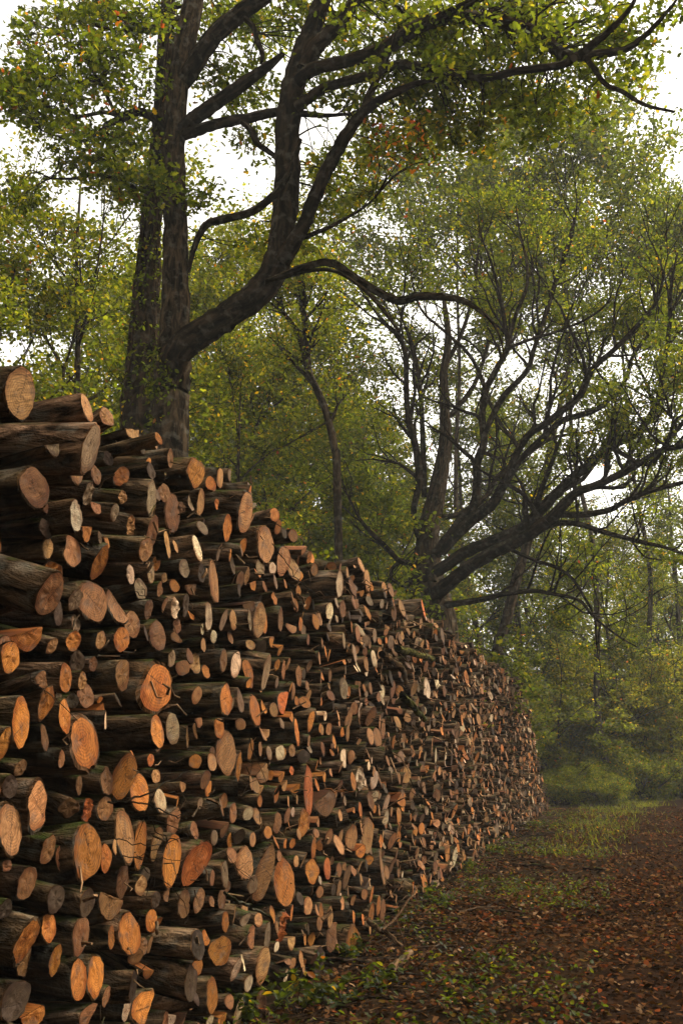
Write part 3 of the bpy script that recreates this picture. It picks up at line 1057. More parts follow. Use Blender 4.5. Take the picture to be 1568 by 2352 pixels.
def grow(mb, P, rad, count, ln, tips, up=.45, lvl=2, t0=.25, spread=.9, rmax=.06, sides=5, mat=1, wig=.13, bias=(0, 0, 0)):
    """side branches from a limb; tips collects the points that carry leaves"""
    k = len(P)
    for _ in range(count):
        i = int(rng.uniform(t0, 1) * (k - 2))
        o = P[i]
        T = unit(P[i + 1] - P[i])
        side = unit(np.cross(T, rng.normal(0, 1, 3)))
        d = unit(T * .7 + side * spread + np.array([0, 0, up]) + np.array(bias))
        L = ln * rng.uniform(.5, 1.25)
        n = 8
        Q = [o.copy()]
        for j in range(n):
            d = unit(d + rng.normal(0, wig, 3) + np.array([0, 0, up * .12]))
            Q.append(Q[-1] + d * L / n)
        Q = np.array(Q)
        r0 = min(rad[i] * .6, rmax)
        rr = np.linspace(r0, max(r0 * .22, .006), n + 1)
        tube(mb, Q, rr, sides if r0 > .02 else 4, mat, (.5, .47, .42, rng.random()), 0, False)
        if lvl > 1:
            grow(mb, Q, rr, 4, ln * .5, tips, up * .8, lvl - 1, .25, .9, .025, 4, mat, wig, bias)
        tips += [Q[-1], Q[-3], Q[-5]] if lvl == 1 else [Q[-1]]


class Tree:
    def __init__(self, name, label, base, cat='tree', group=None, bark=None, leaf=None):
        self.root = thing(name, label, cat, base, group)
        self.base = np.array(base, float)
        self.limbs = []
        self.crown = MB()
        self.bark = bark or M_OAK
        self.leaf = leaf or M_LEAF
        self.tips = []

    def limb(self, pts, name='limb', depth=None, n=6, sides=12, rough=.05, trunk=False):
        """pts: (u, v, depth, width in pixels)"""
        P = []
        for u, v, dp, wd in pts:
            p = at(u, v, dp)
            P.append([*p, wd / 2 * project(p)[2] / F])
        S = smoothpath(P, n)
        return self.limb3(S, name, sides, rough)

    def limb3(self, S, name='limb', sides=12, rough=.05):
        S = np.array(S)
        S[:, 3] = np.maximum(S[:, 3], .008)
        mb = MB()
        Q = S[:, :3] + rng.normal(0, .035, (len(S), 3)) * S[:, 3:4]
        tube(mb, Q - self.base, S[:, 3], sides, 0, (*((rng.uniform(.6, .7) if name == 'trunk' else rng.uniform(.3, .38)) * np.array([1.06, 1, .9])), rng.random()), rough)
        mb.build(name, [self.bark], self.root, True)
        self.limbs.append((S[:, :3], S[:, 3]))
        return S

    def clump(self, centres, rad, per, size, wts, **kw):
        leaves(self.crown, np.asarray(centres) - self.base, rad, per, size, wts, **kw)

    def spray(self, fields, rad, per, size, wts, reach=2.6, **kw):
        """fields: (u, v, ru, rv, depth0, depth1, count): leaf clumps, each on a twig from the nearest limb"""
        AL = np.concatenate([p for p, _ in self.limbs])
        C = []
        for u, v, ru, rv, d0, d1, cnt in fields:
            for _ in range(cnt):
                a, q = rng.uniform(0, 6.283), math.sqrt(rng.random())
                C.append(np.array(at(u + ru * q * math.cos(a), v + rv * q * math.sin(a), rng.uniform(d0, d1))))
        C = np.array(C)
        for c in C:
            dd = np.linalg.norm(AL - c, axis=1) + np.maximum(AL[:, 2] - c[2], 0) * .5
            o = AL[dd.argmin()]
            L = np.linalg.norm(c - o)
            mid = (o + c) / 2 + rng.normal(0, .1, 3) * L + np.array([0, 0, .12 * L])
            Q = smoothpath([o, mid, c], 4)
            r0 = min(.035, .006 + .006 * L)
            tube(self.crown, Q - self.base, np.linspace(r0, .004, len(Q)), 4, 1, (.6, .55, .5, rng.random()), 0, False)
            for _ in range(4):
                e = c + rng.normal(0, .22, 3) * np.array([1, 1, .6])
                b_ = Q[-1 - rng.integers(0, 3)]
                tube(self.crown, np.array([b_, (b_ + e) / 2 + rng.normal(0, .02, 3), e]) - self.base, [.005, .004, .002], 3, 1, (.6, .55, .5, rng.random()), 0, False)
        self.clump(C, rad * rng.uniform(.7, 1.35, len(C)), per, size, wts, **kw)

    def finish(self, name='crown'):
        for i in range(len(self.crown.v)):
            pass
        return self.crown.build(name, [self.leaf, M_TWIG], self.root)


def Z5(pts, d0, d1=None, sc=1.):
    """points traced in the third close-up -> (u, v, depth, width)"""
    n = len(pts)
    out = []
    for i, q in enumerate(pts):
        dp = d0 if d1 is None else d0 + (d1 - d0) * i / (n - 1)
        out.append((803.7 + q[0] * .4873, 516.6 + q[1] * .4873, dp, q[2] * .4873 * sc))
    return out


def lin(pts, d0, d1):
    n = len(pts)
    return [(u, v, d0 + (d1 - d0) * i / (n - 1), w) for i, (u, v, w) in enumerate(pts)]


# --- the forked oak
D = 14.0
b0 = at(385, 1100, D); b0.z = 0
oak = Tree('forked_oak_tree', 'big forked oak with two dark stems rising behind the near log pile', b0)
S = smoothpath([[b0.x - .05, D, -.1, .42], [b0.x, D, 1.5, .33], [*at(386, 980, D), .29], [*at(391, 900, D), .27], [*at(396, 830, D), .27], [*at(400, 760, D), .235], [*at(402, 640, D), .205],
                [*at(402, 540, D), .19], [*at(400, 430, D), .175], [*at(400, 330, D), .16], [*at(407, 220, D), .165], [*at(420, 120, D), .17], [*at(437, 40, D), .17], [*at(455, -60, D), .15], [*at(480, -220, D + .5), .11], [*at(500, -400, D + 1), .05]], 6)
oak.limb3(S, 'trunk', 18, .035)
for pts, d0, d1 in [
    ([(394, 900, 24), (402, 840, 54), (428, 790, 68), (513, 733, 63), (590, 677, 64), (634, 615, 62), (651, 513, 59), (659, 410, 58), (661, 308, 58), (672, 215, 56), (692, 128, 48), (723, 51, 42), (745, -10, 38), (780, -110, 28), (800, -220, 14)], 13.9, 12.6),
    ([(418, 190, 40), (446, 149, 44), (487, 87, 42), (553, 30, 38), (610, -10, 34), (680, -80, 26), (740, -160, 14)], 14, 13.4),
    ([(700, 160, 40), (722, 110, 38), (760, 72, 34), (800, 28, 30), (825, -30, 28), (850, -120, 18)], 12.8, 12.3),
    ([(685, 185, 34), (722, 158, 30), (784, 142, 30), (877, 115, 33), (956, 63, 33), (1039, 39, 31), (1134, 47, 29), (1228, 73, 27), (1286, 120, 25), (1312, 131, 25), (1364, 126, 20), (1438, 113, 16), (1490, 73, 12), (1532, 26, 8), (1560, -10, 5)], 12.8, 10.4),
    ([(680, 245, 28), (746, 202, 23), (825, 178, 21), (898, 152, 20), (945, 149, 20), (1039, 165, 19), (1113, 178, 17), (1191, 162, 18), (1286, 149, 18), (1317, 133, 18)], 12.9, 10.9),
    ([(1340, 132, 14), (1354, 145, 13), (1390, 194, 12), (1427, 210, 11), (1480, 241, 9), (1548, 257, 6)], 10.8, 10.2),
    ([(1330, 128, 20), (1365, 98, 18), (1401, 68, 15), (1448, 16, 11), (1470, -40, 7)], 10.8, 10.4),
    ([(1000, 46, 22), (1060, 15, 20), (1113, -10, 18), (1200, -60, 12)], 11.8, 11.2),
    ([(648, 600, 40), (672, 560, 36), (700, 510, 33), (718, 461, 33), (745, 400, 31), (775, 345, 31), (793, 314, 30), (835, 257, 24), (882, 225, 22), (950, 194, 14), (1010, 180, 8)], 13.2, 11.6),
    ([(828, 265, 20), (850, 215, 18), (867, 178, 15), (898, 110, 11), (915, 60, 6)], 12.2, 12),
    ([(415, 300, 36), (445, 272, 34), (487, 241, 32), (553, 195, 29), (605, 159, 23), (651, 123, 12)], 14, 13.2),
    ([(420, 310, 28), (455, 300, 26), (492, 287, 25), (564, 272, 23), (636, 258, 20), (700, 262, 15), (746, 265, 10), (800, 262, 6)], 14, 12.9),
    ([(554, 278, 14), (579, 302, 15), (590, 328, 14), (625, 354, 12), (650, 380, 9)], 13.5, 13.2),
    ([(690, 320, 9), (661, 400, 14), (625, 451, 17), (574, 487, 19), (505, 505, 19), (472, 518, 18), (446, 569, 14), (433, 625, 9)], 12.7, 12.9),
    ([(385, 300, 20), (354, 270, 20), (318, 256, 19), (282, 272, 17), (246, 287, 14), (240, 300, 10), (251, 322, 6)], 14, 13.4),
    ([(285, 270, 12), (240, 258, 10), (179, 267, 8), (120, 250, 5)], 13.6, 13.2),
    ([(190, 266, 7), (140, 285, 6), (80, 250, 5), (40, 215, 3)], 13.4, 12.8),
    ([(246, 287, 8), (200, 322, 7), (150, 318, 6), (95, 300, 3)], 13.5, 12.8),
    ([(270, 270, 9), (230, 190, 8), (190, 130, 7), (140, 80, 4)], 13.6, 13),
    ([(225, 185, 6), (150, 190, 5), (90, 200, 3)], 13.3, 12.7),
    ([(400, 440, 14), (328, 436, 12), (287, 420, 10), (231, 402, 9), (169, 410, 7), (118, 410, 4)], 14, 13.2),
    ([(420, 40, 12), (350, 62, 9), (290, 70, 8), (220, 60, 5)], 14, 13),
    ([(610, 645, 12), (650, 632, 14), (692, 614, 16), (758, 603, 18), (804, 630, 19), (860, 665, 19), (915, 690, 19), (960, 680, 19), (1020, 682, 17), (1060, 690, 15), (1090, 705, 12), (1130, 740, 8), (1150, 785, 5), (1158, 830, 2)], 13.0, 11.6),
    ([(640, 640, 9), (720, 620, 10), (775, 625, 9), (830, 660, 9), (870, 700, 10), (915, 760, 6)], 13, 12),
    ([(560, 40, 12), (582, 62, 13), (590, 92, 13), (602, 120, 12), (600, 145, 7)], 13.7, 13.4),
    ([(655, 560, 16), (700, 545, 12), (760, 520, 9), (830, 480, 6), (860, 455, 3)], 13.2, 12.4),
]:
    oak.limb(lin(pts, d0, d1), sides=10 if pts[0][2] > 20 else 7)
W_TOP = (34, 32, 14, 4, .7, .5, .5, .6)
oak.spray([(185, 110, 150, 100, 12.2, 14.5, 46), (95, 225, 95, 60, 12, 14, 30), (255, 40, 120, 50, 12.5, 14.5, 32), (270, 190, 80, 60, 12.5, 14.5, 18), (50, 195, 50, 40, 12, 14, 9),
           (235, 370, 95, 42, 12.5, 14, 17), (300, 300, 50, 50, 13, 14.5, 9), (45, 455, 30, 22, 12, 13, 5), (120, 300, 70, 30, 12, 14, 8), (290, 465, 40, 30, 13, 14, 5)], .3, 42, .1, W_TOP, lobed=True)
oak.spray([(490, 50, 120, 50, 14.2, 16, 22), (560, 200, 80, 50, 13.9, 15.5, 13), (600, 90, 70, 60, 14, 15.5, 13), (480, 170, 40, 50, 14.2, 15.5, 6), (600, 320, 50, 40, 13.6, 15, 6), (340, 420, 50, 30, 12.8, 13.6, 6),
           (450, 440, 60, 30, 13.4, 14.5, 6), (700, 30, 60, 40, 13.2, 15, 8)], .3, 54, .1, W_OAK, lobed=True)
dl = lambda u: 12.8 - 2.4 * (u - 685) / 875
oak.spray([(u, v, a, b, dl(u) + lo, dl(u) + hi, n_) for u, v, a, b, lo, hi, n_ in [
    (880, 60, 160, 70, .2, 3, 46), (1090, 80, 190, 90, .3, 3, 58), (1290, 60, 140, 80, .2, 2.8, 36), (1390, 170, 80, 50, .1, 2, 10), (1000, 200, 170, 50, .2, 3, 32), (1200, 230, 130, 45, .2, 2.6, 22),
    (800, 200, 100, 60, .3, 2.5, 18), (1420, 60, 60, 50, .1, 1.8, 6), (1290, 280, 90, 40, .2, 2.2, 9), (1520, 20, 30, 20, .1, .8, 2), (1440, 120, 60, 60, .1, 1.8, 4), (1000, 60, 300, 110, -.9, 0, 14)]], .3, 54, .1, W_OAK, lobed=True)
oak.spray([(790, 420, 100, 80, 12.8, 14.6, 18), (740, 530, 80, 60, 13.2, 14.6, 10), (930, 300, 130, 60, 12, 14, 18), (560, 560, 70, 50, 14, 15, 6), (1080, 300, 120, 50, 11.6, 14, 12)], .3, 50, .098, W_YEL, lobed=True)
oak.spray([(870, 335, 150, 55, 11.7, 13.2, 10)], .26, 26, .085, W_RED, lobed=True)
oak.finish()

# --- the ivy trunk beside it
D = 14.8
b1 = at(318, 1100, D); b1.z = 0
ivy = Tree('ivy_clad_tree', 'straight ivy-clad trunk just behind the forked oak', b1)
S = smoothpath([[b1.x, D, -.1, .4], [b1.x + .02, D, 1.6, .31], [*at(322, 980, D), .29], [*at(330, 850, D), .26], [*at(336, 718, D), .225], [*at(343, 600, D), .19], [*at(348, 513, D), .17], [*at(362, 380, D), .15], [*at(372, 256, D), .135],
                [*at(380, 110, D), .135], [*at(387, 0, D), .12], [*at(395, -150, D), .09], [*at(400, -330, D), .04]], 6)
ivy.limb3(S, 'trunk', 16, .045)
vine = MB()
for k in range(4):
    a0 = rng.uniform(3.4, 5.6)
    Q = []
    for i in range(8, 60):
        p, r_ = S[i, :3], S[i, 3]
        a = a0 + .25 * math.sin(i * .35 + k)
        Q.append(p - ivy.base + np.array([math.cos(a), math.sin(a), 0]) * r_ * 1.04)
    tube(vine, Q, np.linspace(.018, .006, len(Q)), 5, 1, (1.5, 1.3, 1.1, .4), .1)
C = []
for i in range(6, 62):
    p, r_ = S[i, :3], S[i, 3]
    for _ in range(9 if i < 34 else 4):
        a = rng.uniform(2.6, 6.4)
        C.append(p - ivy.base + np.array([math.cos(a), math.sin(a), 0]) * (r_ * 1.06) + np.array([0, 0, rng.uniform(-.15, .15)]))
leaves(vine, C, .09, 4, .075, (30, 34, 16, 3, 1, 0, 0, .5), flat=1, upb=.1)
vine.build('ivy', [M_LEAF, M_TWIG], ivy.root)
# ivy on the foot of the forked oak
fo = MB()
C = []
for i in range(6, 26):
    p, r_ = oak.limbs[0][0][i], oak.limbs[0][1][i]
    for _ in range(8):
        a = rng.uniform(2.9, 4.9)
        C.append(p - oak.base + np.array([math.cos(a), math.sin(a), 0]) * (r_ * 1.06) + np.array([0, 0, rng.uniform(-.1, .1)]))
leaves(fo, C, .09, 4, .07, (30, 34, 16, 3, 1, 0, 0, .5), flat=1, upb=.1)
fo.build('ivy', [M_LEAF, M_TWIG], oak.root)
ivy.limb(lin([(385, 20, 10), (430, 10, 9), (470, -20, 6)], 14.8, 15.2), sides=7)
ivy.spray([(400, -60, 120, 60, 14, 16, 14), (330, 330, 40, 60, 14.6, 15.6, 5)], .4, 40, .11, W_OAK, lobed=True)
ivy.finish()

# --- the spreading oak
D = 25.0
b2 = at(985, 1480, D); b2.z = 0
sp = Tree('spreading_oak_tree', 'old spreading oak with thick short trunk and many mossy limbs fanning out', b2)
T = Z5([(385, 1850, 205), (375, 1750, 185), (365, 1680, 165), (362, 1560, 120), (370, 1430, 100), (400, 1300, 88), (430, 1150, 72), (450, 1000, 58), (445, 850, 48), (440, 700, 40), (462, 550, 34), (450, 420, 26), (432, 300, 12)], D)
P = [[b2.x, D, -.1, .95], [b2.x, D, 1.2, .9]] + [[*at(u, v, d), w_ / 2 * 26 / F] for u, v, d, w_ in T]
sp.limb3(smoothpath(P, 5), 'trunk', 18, .05)
for pts, d0, d1, nm in [
    ([(340, 1500, 40), (312, 1440, 40), (300, 1350, 40), (325, 1200, 48), (310, 1050, 48), (275, 900, 40), (265, 750, 36), (262, 620, 34), (230, 520, 28), (150, 450, 20), (60, 320, 13), (0, 230, 7)], 25, 23, 5),
    ([(350, 1280, 40), (345, 1100, 38), (338, 900, 34), (325, 720, 30), (290, 560, 22), (230, 400, 14), (180, 250, 8)], 25, 25.5, 5),
    ([(400, 1560, 70), (520, 1400, 70), (585, 1320, 64), (600, 1200, 55), (598, 1120, 58), (630, 1030, 50), (622, 900, 45), (640, 780, 45), (690, 680, 40), (742, 580, 37), (730, 480, 30), (710, 350, 24), (665, 180, 17), (620, 60, 12), (600, -60, 7)], 24.6, 22.4, 8),
    ([(740, 582, 26), (850, 540, 22), (980, 500, 19), (1100, 450, 16), (1200, 380, 13), (1240, 300, 8)], 22.8, 21.5, 4),
    ([(638, 775, 30), (590, 660, 26), (540, 590, 23), (430, 490, 19), (350, 420, 16), (310, 340, 12), (280, 200, 7)], 23, 22, 4),
    ([(742, 570, 28), (782, 420, 25), (832, 290, 24), (830, 170, 20), (800, 40, 14), (780, -90, 8)], 22.6, 22.4, 4),
    ([(420, 1540, 80), (560, 1400, 76), (680, 1300, 70), (750, 1150, 52), (830, 1000, 46), (940, 920, 45), (1080, 800, 44), (1140, 680, 40), (1250, 580, 35), (1400, 420, 28), (1450, 340, 21), (1480, 220, 12)], 24.6, 21, 8),
    ([(620, 1060, 30), (638, 970, 38), (720, 810, 40), (830, 690, 36), (860, 600, 32), (920, 420, 29), (990, 200, 24), (1040, 30, 17), (1070, -90, 9)], 23.75, 23.4, 6),
    ([(700, 1270, 46), (800, 1110, 42), (900, 1010, 44), (1000, 920, 40), (1160, 870, 36), (1290, 740, 30), (1330, 620, 24), (1420, 500, 18), (1520, 420, 12)], 24, 22, 6),
    ([(400, 1640, 80), (560, 1535, 74), (700, 1480, 76), (820, 1425, 80), (900, 1340, 74), (1000, 1235, 65), (1120, 1130, 58), (1230, 1040, 54), (1350, 980, 48), (1440, 850, 41), (1470, 700, 35), (1500, 500, 29), (1510, 300, 22), (1540, 130, 12)], 24.4, 20, 8),
    ([(400, 1740, 95), (520, 1640, 88), (640, 1560, 82), (800, 1480, 80), (940, 1385, 78), (1060, 1265, 60), (1200, 1210, 50), (1350, 1130, 45), (1470, 1060, 40), (1568, 1040, 35), (1700, 1000, 26), (1850, 900, 14)], 24.4, 19, 8),
    ([(1000, 1365, 44), (1100, 1365, 42), (1220, 1345, 38), (1300, 1300, 35), (1400, 1260, 32), (1568, 1215, 27), (1700, 1200, 20), (1850, 1180, 10)], 22.5, 19, 5),
    ([(880, 1450, 42), (960, 1410, 40), (1070, 1410, 37), (1200, 1450, 32), (1350, 1490, 27), (1480, 1520, 22), (1600, 1560, 15), (1720, 1590, 8)], 23, 20, 5),
    ([(450, 1790, 50), (540, 1778, 40), (640, 1760, 36), (720, 1740, 32), (860, 1725, 29), (960, 1740, 25), (1080, 1770, 21), (1140, 1840, 18), (1250, 1930, 13), (1350, 1990, 8)], 24.6, 22, 5),
    ([(740, 1520, 26), (790, 1545, 26), (870, 1580, 24), (960, 1610, 22), (1040, 1660, 20), (1100, 1750, 18), (1150, 1850, 15), (1160, 1970, 10), (1170, 2050, 6)], 23.6, 22.5, 4),
    ([(320, 1590, 42), (290, 1592, 40), (230, 1580, 36), (160, 1510, 35), (90, 1440, 29), (50, 1390, 22), (0, 1300, 14), (-40, 1200, 8)], 24.6, 22.5, 5),
    ([(245, 1575, 26), (195, 1625, 24), (200, 1670, 22), (245, 1700, 20), (285, 1760, 14)], 24.2, 24, 4),
    ([(1230, 1050, 30), (1400, 1130, 28), (1500, 1010, 32), (1568, 930, 30), (1650, 800, 24), (1700, 600, 14)], 21, 19.4, 5),
    ([(430, 700, 30), (520, 520, 28), (580, 330, 22), (600, 150, 16), (610, 0, 9)], 25, 25.5, 4),
    ([(420, 1380, 40), (520, 1360, 36), (640, 1280, 34), (700, 1180, 30), (860, 1060, 28), (960, 1000, 24), (1100, 980, 16), (1220, 940, 9)], 25.4, 27.5, 5),
    ([(470, 900, 36), (580, 760, 32), (650, 560, 26), (680, 400, 20), (760, 230, 15), (850, 120, 10), (940, 80, 6)], 25.4, 26.5, 5),
]:
    S = sp.limb(Z5(pts, d0, d1, .72), sides=12 if pts[0][2] > 40 else 8, n=5)
tips = []
for i, (P, rd) in enumerate(sp.limbs[1:]):
    L = np.linalg.norm(np.diff(P, axis=0), axis=1).sum()
    if L > 4:
        grow(sp.crown, P - sp.base, rd, int(3 + L * .6), 3.2, [], .6, 2, .25, .8, .08, 7, wig=.2, bias=(0, .3, 0))
    grow(sp.crown, P - sp.base, rd, int(3 + L * .8), 2.0, tips, .6, 2, .4, .75, .05, 6, bias=(0, .95, 0))
tips = np.array(tips)
def clear_of_pile(c):
    u, v, _ = project(c + sp.base)
    return v < 1000 + .667 * (u - 402) and not (900 < u < 1090 and v > 980)


tips = np.array([c for c in tips if rng.random() < .52 and clear_of_pile(c)])
leaves(sp.crown, tips, .34 * rng.uniform(.7, 1.3, len(tips)), 50, .085, W_GREEN, flat=.5)
sp.finish()

# --- the leaning trunk
D = 31.0
b3 = at(1138, 1530, D); b3.z = 0
ln_ = Tree('leaning_tree', 'slim ivy-darkened trunk leaning to the right under the spreading oak limbs', b3)
P = [[b3.x - .35, D, -.1, .2]] + [[*at(u, v, D), w_] for u, v, w_ in [(1140, 1515, .18), (1159, 1440, .175), (1188, 1320, .16), (1212, 1245, .14), (1230, 1170, .12), (1270, 1000, .09), (1300, 860, .06), (1320, 760, .03)]]
S = ln_.limb3(smoothpath(P, 5), 'trunk', 12, .04)
tips = []
grow(ln_.crown, S[:, :3] - ln_.base, S[:, 3], 12, 2.4, tips, .4, 2, .45)
leaves(ln_.crown, tips, .45, 30, .09, W_GREEN, flat=.5)
ln_.finish()

# --- slender crooked tree between the oaks
D = 21.0
b4 = at(775, 1300, D); b4.z = 0
cr = Tree('crooked_tree', 'slender crooked dark tree between the forked oak and the spreading oak', b4)
P = [[b4.x + .1, D, -.1, .11]] + [[*at(u, v, D), w_] for u, v, w_ in [(775, 1120, .09), (768, 1030, .085), (745, 935, .08), (712, 860, .075), (693, 790, .065), (672, 745, .055), (650, 715, .045), (630, 660, .03)]]
S = cr.limb3(smoothpath(P, 5), 'trunk', 9, .05)
S2 = cr.limb([(706, 850, D, 16), (704, 800, D, 15), (700, 740, D, 14), (692, 690, D, 13), (694, 640, D, 10), (700, 560, D, 6)], sides=7)
tips = []
for Q in (S, S2):
    grow(cr.crown, Q[:, :3] - cr.base, Q[:, 3], 10, 1.7, tips, .4, 2, .3)
leaves(cr.crown, tips, .45, 36, .08, W_YEL, flat=.5)
cr.finish()

# ------------------------------------------------------------------ background trees and shrubs


def proto_tree(h, cr_w, cr_h, nl, seed, wts, leafn, size, open_=.5, low=.28):
    """meshes of one kind of tree, standing at the origin"""
    global rng
    rng = np.random.default_rng(seed)
    tr, cw = MB(), MB()
    n = 9
    zz = np.linspace(-.1, h * .82, n)
    P = np.stack([np.cumsum(rng.normal(0, .10, n)), np.cumsum(rng.normal(0, .10, n)), zz], -1)
    rd = np.linspace(.26, .04, n) * h / 15 * (.26 if low > .4 else .5)
    S = smoothpath(np.column_stack([P, rd]), 4)
    tube(tr, S[:, :3], S[:, 3], 10, 0, (1, 1, 1, rng.random()), .04)
    tips = []
    for k in range(nl):
        i = int((low + (.94 - low) * k / nl) * (len(S) - 2))
        a = k * 2.4 + rng.uniform(-.5, .5)
        t = k / nl
        L = cr_w * (1.05 - .55 * abs(t - .35)) * rng.uniform(.7, 1.1)
        d = unit(np.array([math.cos(a), math.sin(a), .35 + .8 * t]))
        Q = [S[i, :3]]
        for j in range(8):
            d = unit(d + rng.normal(0, .14, 3) + np.array([0, 0, .08]))
            Q.append(Q[-1] + d * L / 8)
        Q = np.array(Q)
        rr = np.linspace(S[i, 3] * .55, .012, 9)
        tube(tr, Q, rr, 6, 0, (1, 1, 1, rng.random()), .03)
        grow(cw, Q, rr, 7, cr_w * .42, tips, .35, 2, .3, .8, .03, 4)
    tips = np.array(tips)
    keep = tips[rng.random(len(tips)) < open_]
    leaves(cw, keep, .36 * rng.uniform(.7, 1.4, len(keep)), leafn, size, wts, flat=.55)
    return tr.mesh('trunk', [M_OAK], True), cw.mesh('crown', [M_LEAF, M_TWIG])


def proto_shrub(h, wd, ns, seed, wts, leafn, size):
    global rng
    rng = np.random.default_rng(seed)
    tr, cw = MB(), MB()
    tips = []
    for k in range(ns):
        a = rng.uniform(0, 6.283)
        d = unit(np.array([math.cos(a) * .5 * wd / h, math.sin(a) * .5 * wd / h, 1]))
        Q = [np.array([math.cos(a), math.sin(a), 0]) * rng.uniform(.05, .25) - np.array([0, 0, .05])]
        L = h * rng.uniform(.7, 1.1)
        for j in range(8):
            d = unit(d + rng.normal(0, .14, 3) + np.array([math.cos(a), math.sin(a), 0]) * .06)
            Q.append(Q[-1] + d * L / 8)
        Q = np.array(Q)
        rr = np.linspace(.035, .008, 9)
        tube(tr, Q, rr, 5, 0, (1, 1, 1, rng.random()), .03)
        grow(cw, Q, rr, 7, h * .3, tips, .15, 2, .15, 1., .015, 4)
    tips = np.array(tips)
    leaves(cw, tips, .22 * rng.uniform(.7, 1.4, len(tips)), leafn, size, wts, flat=.45)
    return tr.mesh('stem', [M_TWIG], True), cw.mesh('foliage', [M_LEAF, M_TWIG])


PROT = [proto_tree(16, 4.2, 9, 13, 11, W_GREEN, 30, .11, .62), proto_tree(18, 4.8, 10, 14, 12, (14, 32, 34, 15, 1.5, .3, .1, .2), 30, .11, .62),
        proto_tree(14, 3.6, 8, 12, 13, (14, 30, 34, 16, 3, .6, .1, .1), 30, .105, .62), proto_tree(17, 4.4, 7, 13, 14, (26, 40, 20, 7, 1, .2, .1, .1), 36, .09, .68, .66)]
W_PALE = (2, 12, 38, 42, 4, .3, .1, .2)
SHR = [proto_shrub(5.5, 4.5, 9, 21, W_GREEN, 40, .08), proto_shrub(4.5, 4, 8, 22, (14, 32, 34, 15, 1.5, .3, .1, .2), 40, .08), proto_shrub(2.2, 3, 9, 23, (14, 34, 34, 16, 2, .5, .3, .6), 26, .06), proto_shrub(5, 4.6, 9, 24, W_PALE, 34, .085)]
rng = np.random.default_rng(99)


def place(kind, proto, name, label, cat, u, depth, scale, rot, group):
    p = at(u, 1700, depth)
    root = thing(name, label, cat, (p.x, p.y, 0), group)
    root.scale = (scale, scale, scale)
    root.rotation_euler = (0, 0, rot)
    for me, nm in zip(proto, ('trunk', 'crown') if kind == 't' else ('stem', 'foliage')):
        o = bpy.data.objects.new(nm, me)
        COL.objects.link(o)
        o.parent = root
    return root


GT = 'woodland trees behind the log pile'
for i, (pi, u, dp, sc, lab) in enumerate([
    (1, 90, 19, .92, 'yellowish young tree seen between the topmost logs and the ivy-clad trunk'),
    (2, -60, 17, .92, 'leafy tree at the near edge of the wood behind the topmost logs'),
    (0, 190, 30, 1.32, 'pale green tree left of the ivy-clad trunk, its top below open sky'),
    (1, 520, 27, 1.06, 'light green tree seen through the fork of the big oak'),
    (0, 640, 34, 1.45, 'tree whose crown fills the gap right of the forked oak limb'),
    (2, 820, 33, 1.2, 'leafy tree standing behind the slender crooked tree'),
    (0, 900, 46, 1.2, 'tall tree behind the upright stems of the spreading oak'),
    (3, 1120, 38, 1.95, 'tall dark-crowned tree whose dome rises behind the spreading oak'),
    (3, 1395, 38, 1.85, 'tall dark green tree above the fanning limbs of the spreading oak'),
    (3, 1740, 36, 1.5, 'tall dense tree at the edge of the view beyond the longest limbs'),
    (2, 1650, 48, 1.1, 'far tree standing where the path curves out of sight'),
    (2, 250, 20, .85, 'small dark tree close behind the foot of the ivy-clad trunk'),
    (3, 1500, 41, 1.75, 'tall tree with high crown near the edge of the wood beyond the oak'),
    (2, 985, 38, .98, 'green tree filling in behind the spreading oak fork'),
    (0, 1190, 45, 1.3, 'green tree showing between the long limbs of the spreading oak'),
    (0, 1065, 43, 1.42, 'pale green tree filling the light gap between the stems of the spreading oak'),
    (0, 1290, 52, .85, 'soft green tree far back over the low verge bushes'),
    (1, 1400, 56, .9, 'pale yellowish tree deep behind the verge bushes'),
    (2, 1500, 50, .95, 'round pale tree behind the far bend of the path'),
    (1, 1215, 47, .85, 'yellowish tree rising just beyond the far end of the pile'),
    (0, 1590, 46, 1.2, 'faint green tree at the far edge where the view ends'),
    (2, 500, 46, 1.65, 'faint tall tree far behind the bare oak stem'),
    (1, 335, 26, .95, 'green tree filling the gap between ivy-clad trunk and wood edge'),
    (2, 455, 33, 1.6, 'light crown showing just right of the bare oak stem'),
    (2, 560, 23, .92, 'leafy young tree under the arching oak limb'),
    (0, 650, 28, .98, 'green tree behind the arching thin oak branch'),
    (1, 730, 40, 1.2, 'yellow-flecked tree back between the two oaks'),
    (0, 820, 30, .85, 'lower green tree beside the left stems of the spreading oak'),
    (1, 1420, 42, .8, 'yellow-green tree above the drooping limb of the spreading oak'),
]):
    place('t', PROT[pi], 'woodland_tree', lab, 'tree', u, dp, sc, i * 1.7 + .4, GT)
GS = 'leafy shrubs of the understorey'
